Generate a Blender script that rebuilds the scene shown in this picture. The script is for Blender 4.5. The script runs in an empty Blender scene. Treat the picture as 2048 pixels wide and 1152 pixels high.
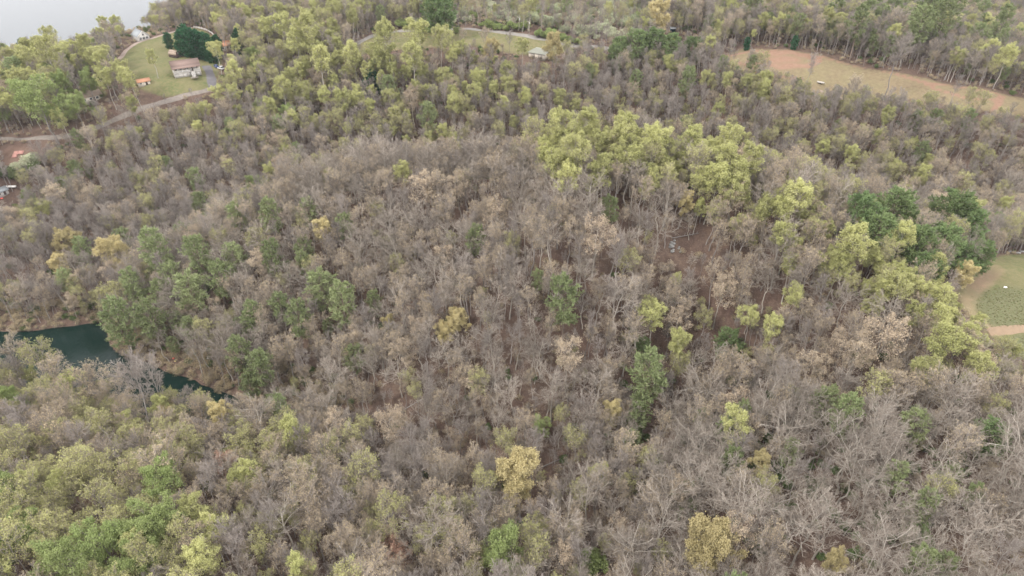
import bpy, math, random
import numpy as np
from mathutils import Vector, Matrix

# ------------------------------------------------------------------ camera, sky, sun, exposure
sc = bpy.context.scene
COL = sc.collection
R = math.radians
K = 1.5                                # metres per unit of the first survey of the place
CAM_Z, PITCH, FPX = 112.0 * K, 35.0, 24.0 / 36.0 * 2048
cam_d = bpy.data.cameras.new('camera'); cam_d.lens = 24; cam_d.sensor_width = 36
cam_d.clip_start = 1; cam_d.clip_end = 5000
cam = bpy.data.objects.new('camera', cam_d); COL.objects.link(cam)
cam.location = (0, 0, CAM_Z); cam.rotation_euler = (R(90 - PITCH), 0, 0)
sc.camera = cam

SUN_EL, SUN_AZ = 48.0, -60.0          # sun stands behind the left shoulder, veiled by cloud
w = bpy.data.worlds.new('World'); sc.world = w; w.use_nodes = True
nt = w.node_tree; nt.nodes.clear()
sky = nt.nodes.new('ShaderNodeTexSky'); sky.sky_type = 'NISHITA'; sky.sun_disc = False
sky.sun_elevation = R(SUN_EL); sky.sun_rotation = R(180 + SUN_AZ)
sky.air_density = 1.0; sky.dust_density = 5.0; sky.ozone_density = 1.0; sky.altitude = 200
hs = nt.nodes.new('ShaderNodeHueSaturation'); hs.inputs['Saturation'].default_value = 0.16
mixw = nt.nodes.new('ShaderNodeMix'); mixw.data_type = 'RGBA'; mixw.inputs[0].default_value = 0.45
mixw.inputs[7].default_value = (8.2, 8.0, 8.3, 1)       # even cloud cover over the sky
bg = nt.nodes.new('ShaderNodeBackground'); bg.inputs['Strength'].default_value = 0.135
wo = nt.nodes.new('ShaderNodeOutputWorld')
nt.links.new(sky.outputs[0], hs.inputs['Color']); nt.links.new(hs.outputs[0], mixw.inputs[6])
nt.links.new(mixw.outputs[2], bg.inputs[0]); nt.links.new(bg.outputs[0], wo.inputs[0])

sun_d = bpy.data.lights.new('sun', 'SUN'); sun_d.energy = 1.5; sun_d.angle = R(16); sun_d.color = (1, .96, .9)
sun = bpy.data.objects.new('sun', sun_d); COL.objects.link(sun)
sun.rotation_euler = (R(90 - SUN_EL), 0, R(SUN_AZ)); sun.location = (-60, -60, 300)

vs = sc.view_settings
vs.view_transform = 'Standard'; vs.look = 'None'; vs.gamma = 1; vs.exposure = 1.36; vs.use_curve_mapping = False
sc.cycles.max_bounces = 5; sc.cycles.diffuse_bounces = 3; sc.cycles.glossy_bounces = 2
sc.cycles.transmission_bounces = 3; sc.cycles.transparent_max_bounces = 4
sc.cycles.use_denoising = True
HAZE = 0.00007

rng = np.random.default_rng(7)
random.seed(7)

# ------------------------------------------------------------------ pixel <-> place
cp, sp = math.cos(R(PITCH)), math.sin(R(PITCH))
def ray(u, v):
    x = (u - 1024) / FPX; y = -(v - 576) / FPX
    d = np.array([x, cp + y * sp, -sp + y * cp])
    return d / np.linalg.norm(d)
def at_z(u, v, z):
    d = ray(u, v); t = (z - CAM_Z) / d[2]
    return d[0] * t, d[1] * t
def project(x, y, z):
    x = np.asarray(x, float); y = np.asarray(y, float); zc = np.asarray(z, float) - CAM_Z
    depth = y * cp - zc * sp; up = y * sp + zc * cp
    depth = np.maximum(depth, 1e-3)
    return 1024 + FPX * x / depth, 576 - FPX * up / depth, depth

# ------------------------------------------------------------------ terrain heights
CTRL_PIX = [
 (60,180,25),(150,190,28),(40,272,20),(100,280,20),(230,240,24),(320,215,26),(410,185,29),(377,150,32),(300,100,33),(385,60,35),
 (270,88,33),(450,95,33),(240,125,31),(500,110,31),(560,180,24),(450,260,17),(300,300,15),(150,330,13),
 (30,318,17),(15,392,10),(100,400,8),(250,380,8),(350,340,11),(150,500,5),(60,560,5),(30,480,8),(100,630,3),(0,630,2.5),(170,610,3),
 (300,950,13),(100,950,14),(100,1100,20),(400,1100,19),(700,1060,13),(600,960,9),(0,850,8),(150,870,8.5),(450,890,7),(300,870,7),
 (640,850,1.5),(760,880,3),(880,912,5),(1000,955,7),(1120,985,7),(1250,950,9),(1300,870,10),(1380,780,12.5),(1430,700,19),(1430,600,28),
 (900,1110,14),(1100,1130,12),(1000,1050,9.5),(800,1000,9),(1300,1110,16),
 (1500,1000,19),(1500,850,19),(1700,950,24),(1900,1000,26),(1700,1120,24),(2000,1130,27),(1600,760,23),(1800,800,27),(2000,800,28),
 (2000,600,29),(1940,570,29),(2040,530,29),(1920,680,28.5),(2030,680,28.5),
 (700,790,5),(900,800,10),(1100,820,13),(1250,750,17),(700,670,16),(900,670,22),(1100,670,25),(1300,610,26),(500,725,7),(380,690,7),
 (600,570,26),(400,560,18),(300,620,10),(800,540,34),(1000,520,37),(1200,520,38),(1500,560,34),(260,680,3),
 (480,500,29),(650,440,39),(850,412,43),(1100,402,44),(1300,410,43.5),(1550,480,40),(1720,560,35.5),(1830,620,32),
 (720,90,34),(900,75,36),(1100,90,36),(1000,105,35),(640,115,32),(1250,120,33),
 (1450,112,36),(1600,135,36),(1800,165,35),(2000,200,33),(2040,225,32),(1500,175,33),
 (1700,215,31.5),(1850,250,28),(2000,300,25),
]
CTRL_WORLD = [
 (-350,450,-10),(-280,480,-8),(-262,425,-7),(-420,400,-8),(-300,392,-4),(-330,600,-10),(-255,560,-7),(-420,520,-10),
 (-212,385,6),(-196,450,7),(-206,540,8),(-215,350,16),(-280,345,8),(-340,320,8),(-400,300,5),
 (-172,165,2),(-128,152,2.5),(-103,164,2.5),(-110,180,2.5),(-70,182,3),(-30,186,3),(10,188,4),(50,190,6),(100,188,9),(150,186,13),(190,183,18),
 (0,236,19),(-50,232,17),(60,236,20),(-100,222,15),(110,226,24),
 (0,350,31),(0,420,26),(150,330,29),(250,300,27),(150,420,27),(300,420,31),(0,550,34),(300,560,46),(-100,350,32),(-120,450,24),
 (-150,560,24),(150,560,40),(0,680,44),(300,680,60),(-250,150,7),(-320,240,15),(-200,60,18),(-120,20,20),(0,20,15),(120,20,24),
 (220,60,28),(260,120,29),(300,200,26),(0,-40,16),(400,300,30),(420,150,28),(-380,120,12),(-300,40,20),(300,0,28),
]
cps = []
for u, v, z in CTRL_PIX:
    x, y = at_z(u, v, z * K); cps.append((x, y, z * K))
cps += [(a * K, b * K, c * K) for a, b, c in CTRL_WORLD]
cps = np.array(cps, float)
def tps_k(d2):
    return 0.5 * d2 * np.log(d2 + 1e-6)
def tps_fit(P, lam):
    n = len(P); S = P[:, :2] / 100
    K = tps_k(((S[:, None] - S[None]) ** 2).sum(2)) + lam * np.eye(n)
    A = np.zeros((n + 3, n + 3)); A[:n, :n] = K; A[:n, n] = 1; A[:n, n + 1:] = S; A[n, :n] = 1; A[n + 1:, :n] = S.T
    b = np.zeros(n + 3); b[:n] = P[:, 2]
    return S, np.linalg.solve(A, b)
S_, W_ = tps_fit(cps, 0.015)
def tps_eval(x, y):
    q = np.stack([x, y], -1) / 100; n = len(S_); out = np.zeros(len(q))
    for i in range(0, len(q), 20000):
        c = q[i:i + 20000]
        out[i:i + 20000] = tps_k(((c[:, None] - S_[None]) ** 2).sum(2)) @ W_[:n] + W_[n] + c @ W_[n + 1:]
    return out

STEP = 2.4
GX = np.arange(-460 * K, 460.1 * K, STEP); GY = np.arange(-60 * K, 700.1 * K, STEP)
XX, YY = np.meshgrid(GX, GY)
HZ = tps_eval(XX.ravel(), YY.ravel()).reshape(XX.shape)

def vnoise(x, y, s, seed):
    x = x / s; y = y / s
    xi = np.floor(x).astype(int); yi = np.floor(y).astype(int); fx = x - xi; fy = y - yi
    fx = fx * fx * (3 - 2 * fx); fy = fy * fy * (3 - 2 * fy)
    def h(a, b):
        n = (a * 374761393 + b * 668265263 + seed * 1442695041) & 0x7fffffff
        n = ((n ^ (n >> 13)) * 1274126177) & 0x7fffffff
        return ((n ^ (n >> 16)) & 0xffff) / 65535.0
    return (h(xi, yi) * (1 - fx) + h(xi + 1, yi) * fx) * (1 - fy) + (h(xi, yi + 1) * (1 - fx) + h(xi + 1, yi + 1) * fx) * fy
HZ += (vnoise(XX, YY, 26, 1) - .5) * 2.2 + (vnoise(XX, YY, 9, 2) - .5) * .9 + (vnoise(XX, YY, 4, 3) - .5) * .3

def poly_sd(px, py, poly):
    """signed distance to a polygon, positive inside"""
    P = np.asarray(poly, float); d2 = np.full(px.shape, 1e18); ins = np.zeros(px.shape, bool)
    for i in range(len(P)):
        a = P[i]; b = P[(i + 1) % len(P)]; e = b - a
        t = np.clip(((px - a[0]) * e[0] + (py - a[1]) * e[1]) / (e @ e), 0, 1)
        d2 = np.minimum(d2, (px - a[0] - t * e[0]) ** 2 + (py - a[1] - t * e[1]) ** 2)
        c = ((a[1] > py) != (b[1] > py)) & (px < (b[0] - a[0]) * (py - a[1]) / (b[1] - a[1] + 1e-12) + a[0])
        ins ^= c
    d = np.sqrt(d2); return np.where(ins, d, -d)
def line_d(px, py, line):
    P = np.asarray(line, float); d2 = np.full(np.shape(px), 1e18)
    for a, b in zip(P[:-1], P[1:]):
        e = b - a; t = np.clip(((px - a[0]) * e[0] + (py - a[1]) * e[1]) / (e @ e), 0, 1)
        d2 = np.minimum(d2, (px - a[0] - t * e[0]) ** 2 + (py - a[1] - t * e[1]) ** 2)
    return np.sqrt(d2)

COVE = [at_z(u, v, 0) for u, v in [(-160,640),(-40,655),(10,663),(60,664),(100,656),(150,651),(215,641),(222,688),(250,712),(292,724),(330,740),(400,764),
        (440,783),(485,796),(560,818),(640,838),(620,850),(480,852),(300,845),(100,800),(-60,760),(-160,740)]]
LAKE = [(-470,330),(-400,338),(-330,352),(-275,368),(-225,392),(-212,440),(-222,500),(-226,560),(-240,640),(-250,700),(-470,700)]
LAKE = [(a * K, b * K) for a, b in LAKE]
sd_c = poly_sd(XX, YY, COVE); sd_l = poly_sd(XX, YY, LAKE)
sd = np.maximum(sd_c, sd_l)
wob = (vnoise(XX, YY, 5, 8) - .5) * 1.6
sdn = sd + wob
HZ = np.where(sdn > 0, np.maximum(-3.0, -.45 * sdn), np.minimum(np.maximum(HZ, np.minimum(2.0, -.45 * sdn)), -.75 * sdn + .12))

def H(x, y):
    x = np.asarray(x, float); y = np.asarray(y, float)
    fx = np.clip((x - GX[0]) / STEP, 0, len(GX) - 1.001); fy = np.clip((y - GY[0]) / STEP, 0, len(GY) - 1.001)
    i = fx.astype(int); j = fy.astype(int); fx = fx - i; fy = fy - j
    return (HZ[j, i] * (1 - fx) + HZ[j, i + 1] * fx) * (1 - fy) + (HZ[j + 1, i] * (1 - fx) + HZ[j + 1, i + 1] * fx) * fy
TT = np.arange(35, 1150, .5)
def hit(u, v, extra=0.0):
    d = ray(u, v); p = d[None] * TT[:, None]
    below = p[:, 2] + CAM_Z <= H(p[:, 0], p[:, 1]) + extra
    k = int(np.argmax(below)) if below.any() else len(TT) - 1
    return float(p[k, 0]), float(p[k, 1])
def hits(pts):
    return [hit(u, v) for u, v in pts]

# ------------------------------------------------------------------ open ground, in pixels of the photograph turned into places
LAWN = hits([(238,118),(268,86),(312,76),(365,60),(388,55),(430,76),(440,92),(445,125),(430,180),(400,186),(330,196),(270,178),(232,150)])
LAWN2 = hits([(150,172),(205,168),(215,196),(165,205)])
MEADOW = hits([(700,97),(755,66),(900,58),(1000,62),(1100,80),(1165,92),(1110,112),(1050,112),(1000,104),(930,92),(850,95),(770,105),(710,112)])
DIRT = hits([(1445,112),(1480,97),(1560,98),(1640,108),(1760,140),(1880,165),(2048,196),(2120,215),(2120,240),(2020,235),(1900,214),(1760,196),(1600,180),(1500,155),(1440,128)])
FIELD = hits([(1912,588),(1925,562),(1985,520),(2020,508),(2060,506),(2200,520),(2200,720),(2048,706),(1985,680),(1930,622)])
CLEAR = hits([(15,290),(70,288),(85,300),(60,330),(0,352),(0,300)])
TRACK = hits([(1425,760),(1432,720),(1448,690),(1440,650),(1425,600),(1418,565)])
JUNK = hits([(1330,480),(1372,478),(1374,502),(1330,504)])
ROAD_A = hits([(-60,276),(0,278),(60,279),(110,277),(150,270),(190,257),(230,240),(270,222),(310,209),(350,198),(400,187),(428,178)])
ROAD_B = hits([(428,180),(424,160),(418,142),(412,132)])
ROAD_C = hits([(236,120),(250,103),(268,89),(290,80),(312,75),(340,66),(368,58),(386,55)])
ROAD_D = hits([(696,98),(720,84),(752,70),(800,62),(860,58),(920,58),(980,62),(1040,70),(1100,81),(1170,93),(1240,104)])
ROAD_E = hits([(1975,664),(2010,661),(2048,657),(2120,650)])
ROAD_F = hits([(1640,182),(1700,200),(1790,216),(1880,243),(1960,262),(2048,282)])

zone = np.zeros(XX.shape + (4,), np.float32)        # grass, bare red soil, dry straw, rough weeds
def soft(s, wd=3.0): return np.clip(.5 + s / wd, 0, 1)
lawn = np.maximum(soft(poly_sd(XX, YY, LAWN)), soft(poly_sd(XX, YY, LAWN2)))
mead = soft(poly_sd(XX, YY, MEADOW), 5); dirt = soft(poly_sd(XX, YY, DIRT), 5); fld = soft(poly_sd(XX, YY, FIELD), 4)
clr = soft(poly_sd(XX, YY, CLEAR), 5)
zone[..., 0] = np.clip(np.maximum(lawn, fld) + mead * .85 + dirt * .6, 0, 1)
zone[..., 2] = np.clip(mead * .35 + dirt * .58, 0, 1)
rings = [hits([(1500,118),(1530,108),(1590,108),(1640,120),(1620,132),(1560,135),(1510,128),(1500,118)]),
         hits([(1450,112),(1500,103),(1580,103),(1660,118),(1740,137)]),
         hits([(1850,166),(1910,173),(1970,182),(2005,192),(1990,202),(1930,196),(1870,178),(1850,166)]),
         hits([(2005,192),(2000,205),(1985,225)]), hits([(1760,142),(1850,166)]), hits([(1480,125),(1520,150),(1600,160)])]
red = np.zeros(XX.shape)
for i, rg in enumerate(rings): red = np.maximum(red, np.clip(1.4 - line_d(XX, YY, rg) / (1.5 if i else 2.0), 0, 1))
red = np.maximum(red, soft(poly_sd(XX, YY, hits([(1515,118),(1560,110),(1610,118),(1600,128),(1540,130)])), 5) * .8)
zone[..., 1] = np.clip(red * np.maximum(dirt, .0) + clr * .4, 0, 1)
shore = np.clip(1 - np.abs(sd_c + 3.5) / 6, 0, 1)
zone[..., 1] = np.maximum(zone[..., 1], 0)
oval = hits([(1950,600),(1975,580),(2010,572),(2048,580),(2110,600),(2110,648),(2030,655),(1985,656),(1955,630)])
wd1 = soft(poly_sd(XX, YY, oval), 8); wd2 = soft(poly_sd(XX, YY, hits([(1990,690),(2010,676),(2060,668),(2120,668),(2120,720),(2040,720)])), 3)
zone[..., 3] = np.maximum(wd1, wd2)
fieldpath = fld * np.clip(1.3 - line_d(XX, YY, hits([(1990,540),(1945,580),(1932,610),(1950,645),(1985,662)])) / 4.0, 0, 1)
zone[..., 2] = np.maximum(zone[..., 2], fieldpath * .9)
trk = np.clip(1.5 - line_d(XX, YY, TRACK) / 2.0, 0, 1)
zone[..., 2] = np.maximum(zone[..., 2], trk * .3)

# ------------------------------------------------------------------ materials
def mat(name):
    m = bpy.data.materials.new(name); m.use_nodes = True
    n = m.node_tree.nodes; n.clear()
    out = n.new('ShaderNodeOutputMaterial'); b = n.new('ShaderNodeBsdfPrincipled')
    b.inputs['Roughness'].default_value = .85; b.inputs['Specular IOR Level'].default_value = .25
    m.node_tree.links.new(b.outputs[0], out.inputs[0])
    return m, m.node_tree, b, out
def N(t, kind, **kw):
    n = t.nodes.new(kind)
    for k, v in kw.items():
        if hasattr(n, k): setattr(n, k, v)
        else: n.inputs[k].default_value = v
    return n
def mixrgb(t, fac, a, b):
    m = t.nodes.new('ShaderNodeMix'); m.data_type = 'RGBA'
    for s, v in ((0, fac), (6, a), (7, b)):
        if isinstance(v, (int, float)): m.inputs[s].default_value = v
        elif isinstance(v, tuple): m.inputs[s].default_value = (*v, 1) if len(v) == 3 else v
        else: t.links.new(v, m.inputs[s])
    return m.outputs[2]
def noise(t, scale, detail=4, rough=.6, coord=None):
    n = N(t, 'ShaderNodeTexNoise'); n.inputs['Scale'].default_value = scale; n.inputs['Detail'].default_value = detail; n.inputs['Roughness'].default_value = rough
    if coord is not None: t.links.new(coord, n.inputs['Vector'])
    return n.outputs['Fac']
def ramp(t, src, lo, hi):
    m = N(t, 'ShaderNodeMapRange'); m.inputs[1].default_value = lo; m.inputs[2].default_value = hi
    t.links.new(src, m.inputs[0]); return m.outputs[0]

def noisy(name, c1, c2, scale=2.0, rough=.85, bump=0.0, spec=.25):
    m, t, b, o = mat(name)
    tc = N(t, 'ShaderNodeTexCoord').outputs['Object']
    f = ramp(t, noise(t, scale, 5, .65, tc), .3, .7)
    t.links.new(mixrgb(t, f, c1, c2), b.inputs['Base Color'])
    b.inputs['Roughness'].default_value = rough; b.inputs['Specular IOR Level'].default_value = spec
    if bump:
        bp = N(t, 'ShaderNodeBump'); bp.inputs['Strength'].default_value = bump; bp.inputs['Distance'].default_value = .05
        t.links.new(noise(t, scale * 6, 3, .6, tc), bp.inputs['Height']); t.links.new(bp.outputs[0], b.inputs['Normal'])
    return m

def bark(name, c1, c2, var=.35):
    """bark: its own colour differs from tree to tree"""
    m, t, b, o = mat(name)
    oi = N(t, 'ShaderNodeObjectInfo'); tc = N(t, 'ShaderNodeTexCoord').outputs['Object']
    f = ramp(t, noise(t, 1.3, 4, .6, tc), .3, .7)
    base = mixrgb(t, f, c1, c2)
    h = N(t, 'ShaderNodeHueSaturation')
    mr = N(t, 'ShaderNodeMapRange'); mr.inputs[3].default_value = 1 - var; mr.inputs[4].default_value = 1 + var
    t.links.new(oi.outputs['Random'], mr.inputs[0]); t.links.new(mr.outputs[0], h.inputs['Value']); t.links.new(base, h.inputs['Color'])
    t.links.new(h.outputs[0], b.inputs['Base Color']); b.inputs['Specular IOR Level'].default_value = .1
    return m

def leaf(name, ca, cb, trans=.35, var=.18):
    """foliage: diffuse and translucent; colour differs per tree and from clump to clump"""
    m, t, b, o = mat(name); t.nodes.remove(b)
    oi = N(t, 'ShaderNodeObjectInfo'); tc = N(t, 'ShaderNodeTexCoord').outputs['Object']
    f = ramp(t, noise(t, .55, 3, .6, tc), .3, .7)
    ad = N(t, 'ShaderNodeMath', operation='MULTIPLY_ADD'); t.links.new(f, ad.inputs[0]); ad.inputs[1].default_value = .5
    hf = N(t, 'ShaderNodeMath', operation='MULTIPLY'); t.links.new(oi.outputs['Random'], hf.inputs[0]); hf.inputs[1].default_value = .5
    t.links.new(hf.outputs[0], ad.inputs[2])
    base = mixrgb(t, ad.outputs[0], ca, cb)
    h = N(t, 'ShaderNodeHueSaturation'); mr = N(t, 'ShaderNodeMapRange'); mr.inputs[3].default_value = 1 - var; mr.inputs[4].default_value = 1 + var
    wn = N(t, 'ShaderNodeTexWhiteNoise', noise_dimensions='1D'); t.links.new(oi.outputs['Random'], wn.inputs['W'])
    t.links.new(wn.outputs['Value'], mr.inputs[0]); t.links.new(mr.outputs[0], h.inputs['Value']); t.links.new(base, h.inputs['Color'])
    d = N(t, 'ShaderNodeBsdfDiffuse'); tr = N(t, 'ShaderNodeBsdfTranslucent'); mx = N(t, 'ShaderNodeMixShader'); mx.inputs[0].default_value = trans
    t.links.new(h.outputs[0], d.inputs[0]); t.links.new(h.outputs[0], tr.inputs[0])
    t.links.new(d.outputs[0], mx.inputs[1]); t.links.new(tr.outputs[0], mx.inputs[2]); t.links.new(mx.outputs[0], o.inputs[0])
    return m

M = {}
M['bark_oak'] = bark('bark_oak', (.27, .243, .208), (.385, .352, .305))
M['bark_grey'] = bark('bark_grey', (.20, .18, .165), (.30, .272, .25), .3)
M['bark_pop'] = bark('bark_pop', (.30, .275, .24), (.40, .37, .33), .2)
M['bark_pine'] = bark('bark_pine', (.16, .125, .10), (.24, .19, .155), .2)
M['twig_oak'] = bark('twig_oak', (.215, .182, .15), (.285, .243, .203), .18)
M['twig_grey'] = bark('twig_grey', (.185, .158, .137), (.248, .214, .187), .2)
M['twig_tan'] = bark('twig_tan', (.275, .226, .18), (.345, .288, .23), .16)
M['leaf_tan'] = leaf('leaf_tan', (.41, .33, .22), (.46, .39, .25), .3)
M['leaf_olive'] = leaf('leaf_olive', (.32, .315, .145), (.39, .38, .18), .3)
M['leaf_yellow'] = leaf('leaf_yellow', (.365, .375, .16), (.475, .47, .22), .35)
M['leaf_green'] = leaf('leaf_green', (.22, .275, .105), (.29, .335, .14), .35)
M['leaf_amber'] = leaf('leaf_amber', (.43, .365, .19), (.51, .44, .24), .3)
M['leaf_pink'] = leaf('leaf_pink', (.40, .32, .235), (.46, .385, .28), .3)
M['leaf_russet'] = leaf('leaf_russet', (.27, .17, .125), (.33, .215, .16), .25)
M['leaf_pale'] = leaf('leaf_pale', (.32, .36, .22), (.50, .50, .36), .3)
M['needle_pine'] = leaf('needle_pine', (.175, .215, .10), (.25, .28, .14), .2)
M['needle_dark'] = leaf('needle_dark', (.125, .185, .08), (.19, .24, .105), .2)
M['needle_cedar'] = leaf('needle_cedar', (.025, .085, .045), (.05, .13, .06), .12)
M['leaf_weed'] = leaf('leaf_weed', (.19, .195, .095), (.26, .245, .135), .3)
M['leaf_laurel'] = leaf('leaf_laurel', (.08, .12, .045), (.135, .175, .07), .2)

def ground_mat():
    m, t, b, o = mat('ground')
    tc = N(t, 'ShaderNodeTexCoord').outputs['Object']
    at = N(t, 'ShaderNodeAttribute', attribute_name='zone'); sep = N(t, 'ShaderNodeSeparateColor'); t.links.new(at.outputs['Color'], sep.inputs[0])
    wd = N(t, 'ShaderNodeAttribute', attribute_name='weeds').outputs['Fac']
    n1 = noise(t, .09, 4, .6, tc); n2 = noise(t, .6, 5, .65, tc); n3 = noise(t, 3.0, 4, .7, tc)
    litter = mixrgb(t, ramp(t, n1, .35, .65), (.095, .060, .047), (.135, .096, .072))
    litter = mixrgb(t, ramp(t, n2, .35, .7), litter, (.068, .045, .037))
    litter = mixrgb(t, ramp(t, n3, .5, .8), litter, (.20, .15, .115))
    def edge(src, amt=.9):                     # ragged borders
        a = N(t, 'ShaderNodeMath', operation='ADD'); t.links.new(src, a.inputs[0])
        s = N(t, 'ShaderNodeMath', operation='MULTIPLY_ADD'); t.links.new(n2, s.inputs[0]); s.inputs[1].default_value = amt; s.inputs[2].default_value = -amt / 2
        t.links.new(s.outputs[0], a.inputs[1])
        return ramp(t, a.outputs[0], .3, .75)
    grass = mixrgb(t, ramp(t, n1, .4, .6), (.09, .105, .042), (.14, .128, .066))
    grass = mixrgb(t, ramp(t, n2, .38, .68), grass, (.17, .145, .08))
    grass = mixrgb(t, ramp(t, n3, .45, .8), grass, (.08, .10, .034))
    dry = mixrgb(t, ramp(t, n2, .3, .7), (.25, .17, .12), (.19, .15, .092))
    dry = mixrgb(t, ramp(t, n1, .35, .65), dry, (.20, .165, .095))
    soil = mixrgb(t, ramp(t, n2, .3, .7), (.24, .155, .11), (.19, .115, .08))
    weeds = mixrgb(t, ramp(t, n3, .35, .65), (.085, .105, .042), (.15, .132, .083))
    c = mixrgb(t, edge(sep.outputs[0]), litter, grass)
    c = mixrgb(t, edge(sep.outputs[2]), c, dry)
    c = mixrgb(t, edge(sep.outputs[1], .35), c, soil)
    c = mixrgb(t, edge(wd), c, weeds)
    t.links.new(c, b.inputs['Base Color']); b.inputs['Roughness'].default_value = .95; b.inputs['Specular IOR Level'].default_value = .1
    bp = N(t, 'ShaderNodeBump'); bp.inputs['Strength'].default_value = .7; bp.inputs['Distance'].default_value = .25
    t.links.new(n3, bp.inputs['Height']); t.links.new(bp.outputs[0], b.inputs['Normal'])
    return m
M['ground'] = ground_mat()

def water_mat(name, col, wave, spec=.5):
    m, t, b, o = mat(name)
    tc = N(t, 'ShaderNodeTexCoord').outputs['Object']
    mp = N(t, 'ShaderNodeMapping'); mp.inputs['Rotation'].default_value = (0, 0, .6); mp.inputs['Scale'].default_value = (1, .45, 1); t.links.new(tc, mp.inputs['Vector'])
    b.inputs['Base Color'].default_value = (*col, 1); b.inputs['Roughness'].default_value = .08; b.inputs['IOR'].default_value = 1.33
    b.inputs['Specular IOR Level'].default_value = spec
    bp = N(t, 'ShaderNodeBump'); bp.inputs['Strength'].default_value = wave; bp.inputs['Distance'].default_value = .08
    t.links.new(noise(t, 1.1, 4, .6, mp.outputs[0]), bp.inputs['Height']); t.links.new(bp.outputs[0], b.inputs['Normal'])
    return m
M['water_cove'] = water_mat('water_cove', (.004, .015, .012), .5, .28)
M['water_lake'] = water_mat('water_lake', (.05, .06, .06), .6)
M['gravel'] = noisy('gravel', (.135, .117, .102), (.215, .186, .16), .8, .95, .4)
M['gravel_pink'] = noisy('gravel_pink', (.20, .155, .13), (.27, .215, .18), .8, .95, .4)
M['asphalt'] = noisy('asphalt', (.10, .095, .10), (.14, .13, .135), .5, .9, .3)
M['asphalt_worn'] = noisy('asphalt_worn', (.17, .16, .145), (.23, .21, .19), .5, .9, .3)
M['dirt_path'] = noisy('dirt_path', (.20, .145, .095), (.25, .18, .12), .6, .95, .4)
M['shingle_brown'] = noisy('shingle_brown', (.165, .115, .098), (.21, .15, .127), 3, .9, .5)
M['shingle_grey'] = noisy('shingle_grey', (.21, .225, .235), (.27, .285, .29), 2, .9, .4)
M['shingle_tan'] = noisy('shingle_tan', (.26, .20, .155), (.33, .26, .205), 2, .9, .4)
M['shingle_orange'] = noisy('shingle_orange', (.33, .165, .10), (.39, .21, .13), 2, .85, .4)
M['shingle_sage'] = noisy('shingle_sage', (.17, .175, .145), (.22, .22, .185), 2, .85, .4)
M['white_paint'] = noisy('white_paint', (.66, .63, .60), (.78, .76, .72), 3, .6)
M['siding_grey'] = noisy('siding_grey', (.40, .38, .36), (.50, .48, .45), 2, .8)
M['siding_cream'] = noisy('siding_cream', (.50, .45, .38), (.58, .52, .44), 2, .8)
M['wood_dark'] = noisy('wood_dark', (.055, .035, .035), (.10, .065, .06), 3, .8, .3)
M['wood_grey'] = noisy('wood_grey', (.28, .25, .22), (.40, .36, .31), 3, .85, .3)
M['block'] = noisy('block', (.30, .29, .27), (.38, .36, .34), 3, .9, .2)
M['red_sheet'] = noisy('red_sheet', (.30, .15, .125), (.37, .20, .165), 2, .7)
M['rock'] = noisy('rock', (.10, .10, .095), (.34, .33, .31), 2.5, .9, .6)
M['rock_white'] = noisy('rock_white', (.68, .67, .64), (.80, .79, .76), 2, .8, .3)
M['car_blue'] = noisy('car_blue', (.03, .05, .16), (.035, .06, .18), 1, .3, 0, .5)
M['car_white'] = noisy('car_white', (.66, .66, .66), (.72, .72, .72), 1, .35, 0, .5)
M['rubber'] = noisy('rubber', (.02, .02, .02), (.03, .03, .03), 4, .9)
M['metal'] = noisy('metal', (.5, .5, .5), (.58, .58, .58), 4, .5)
M['tarp_blue'] = noisy('tarp_blue', (.03, .09, .22), (.05, .14, .30), 2, .6, .4)
M['tarp_teal'] = noisy('tarp_teal', (.02, .055, .085), (.03, .085, .12), 2, .7, .4)
M['tarp_red'] = noisy('tarp_red', (.60, .09, .09), (.72, .16, .12), 2, .6)
M['tarp_yellow'] = noisy('tarp_yellow', (.60, .46, .20), (.70, .56, .28), 2, .6)
m, t, b, o = mat('glass'); b.inputs['Base Color'].default_value = (.03, .035, .04, 1); b.inputs['Roughness'].default_value = .08; b.inputs['Specular IOR Level'].default_value = .6; M['glass'] = m

# ------------------------------------------------------------------ mesh helpers
def mesh(name, V, F, mats=(), smooth=False, midx=None):
    me = bpy.data.meshes.new(name)
    V = np.asarray(V, np.float32)
    if isinstance(F, np.ndarray): F = [F]
    loops = []; starts = []; n = 0
    for f in F:
        f = np.asarray(f, np.int32)
        if f.size == 0: continue
        k = f.shape[1]; loops.append(f.ravel()); starts.append(n + np.arange(len(f)) * k); n += f.size
    loops = np.concatenate(loops); starts = np.concatenate(starts).astype(np.int32)
    me.vertices.add(len(V)); me.vertices.foreach_set('co', V.ravel())
    me.loops.add(len(loops)); me.loops.foreach_set('vertex_index', loops)
    me.polygons.add(len(starts)); me.polygons.foreach_set('loop_start', starts)
    for mt in mats: me.materials.append(M[mt])
    if midx is not None: me.polygons.foreach_set('material_index', np.asarray(midx, np.int32))
    if smooth: me.polygons.foreach_set('use_smooth', np.ones(len(starts), bool))
    me.update(calc_edges=True)
    return me
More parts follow.
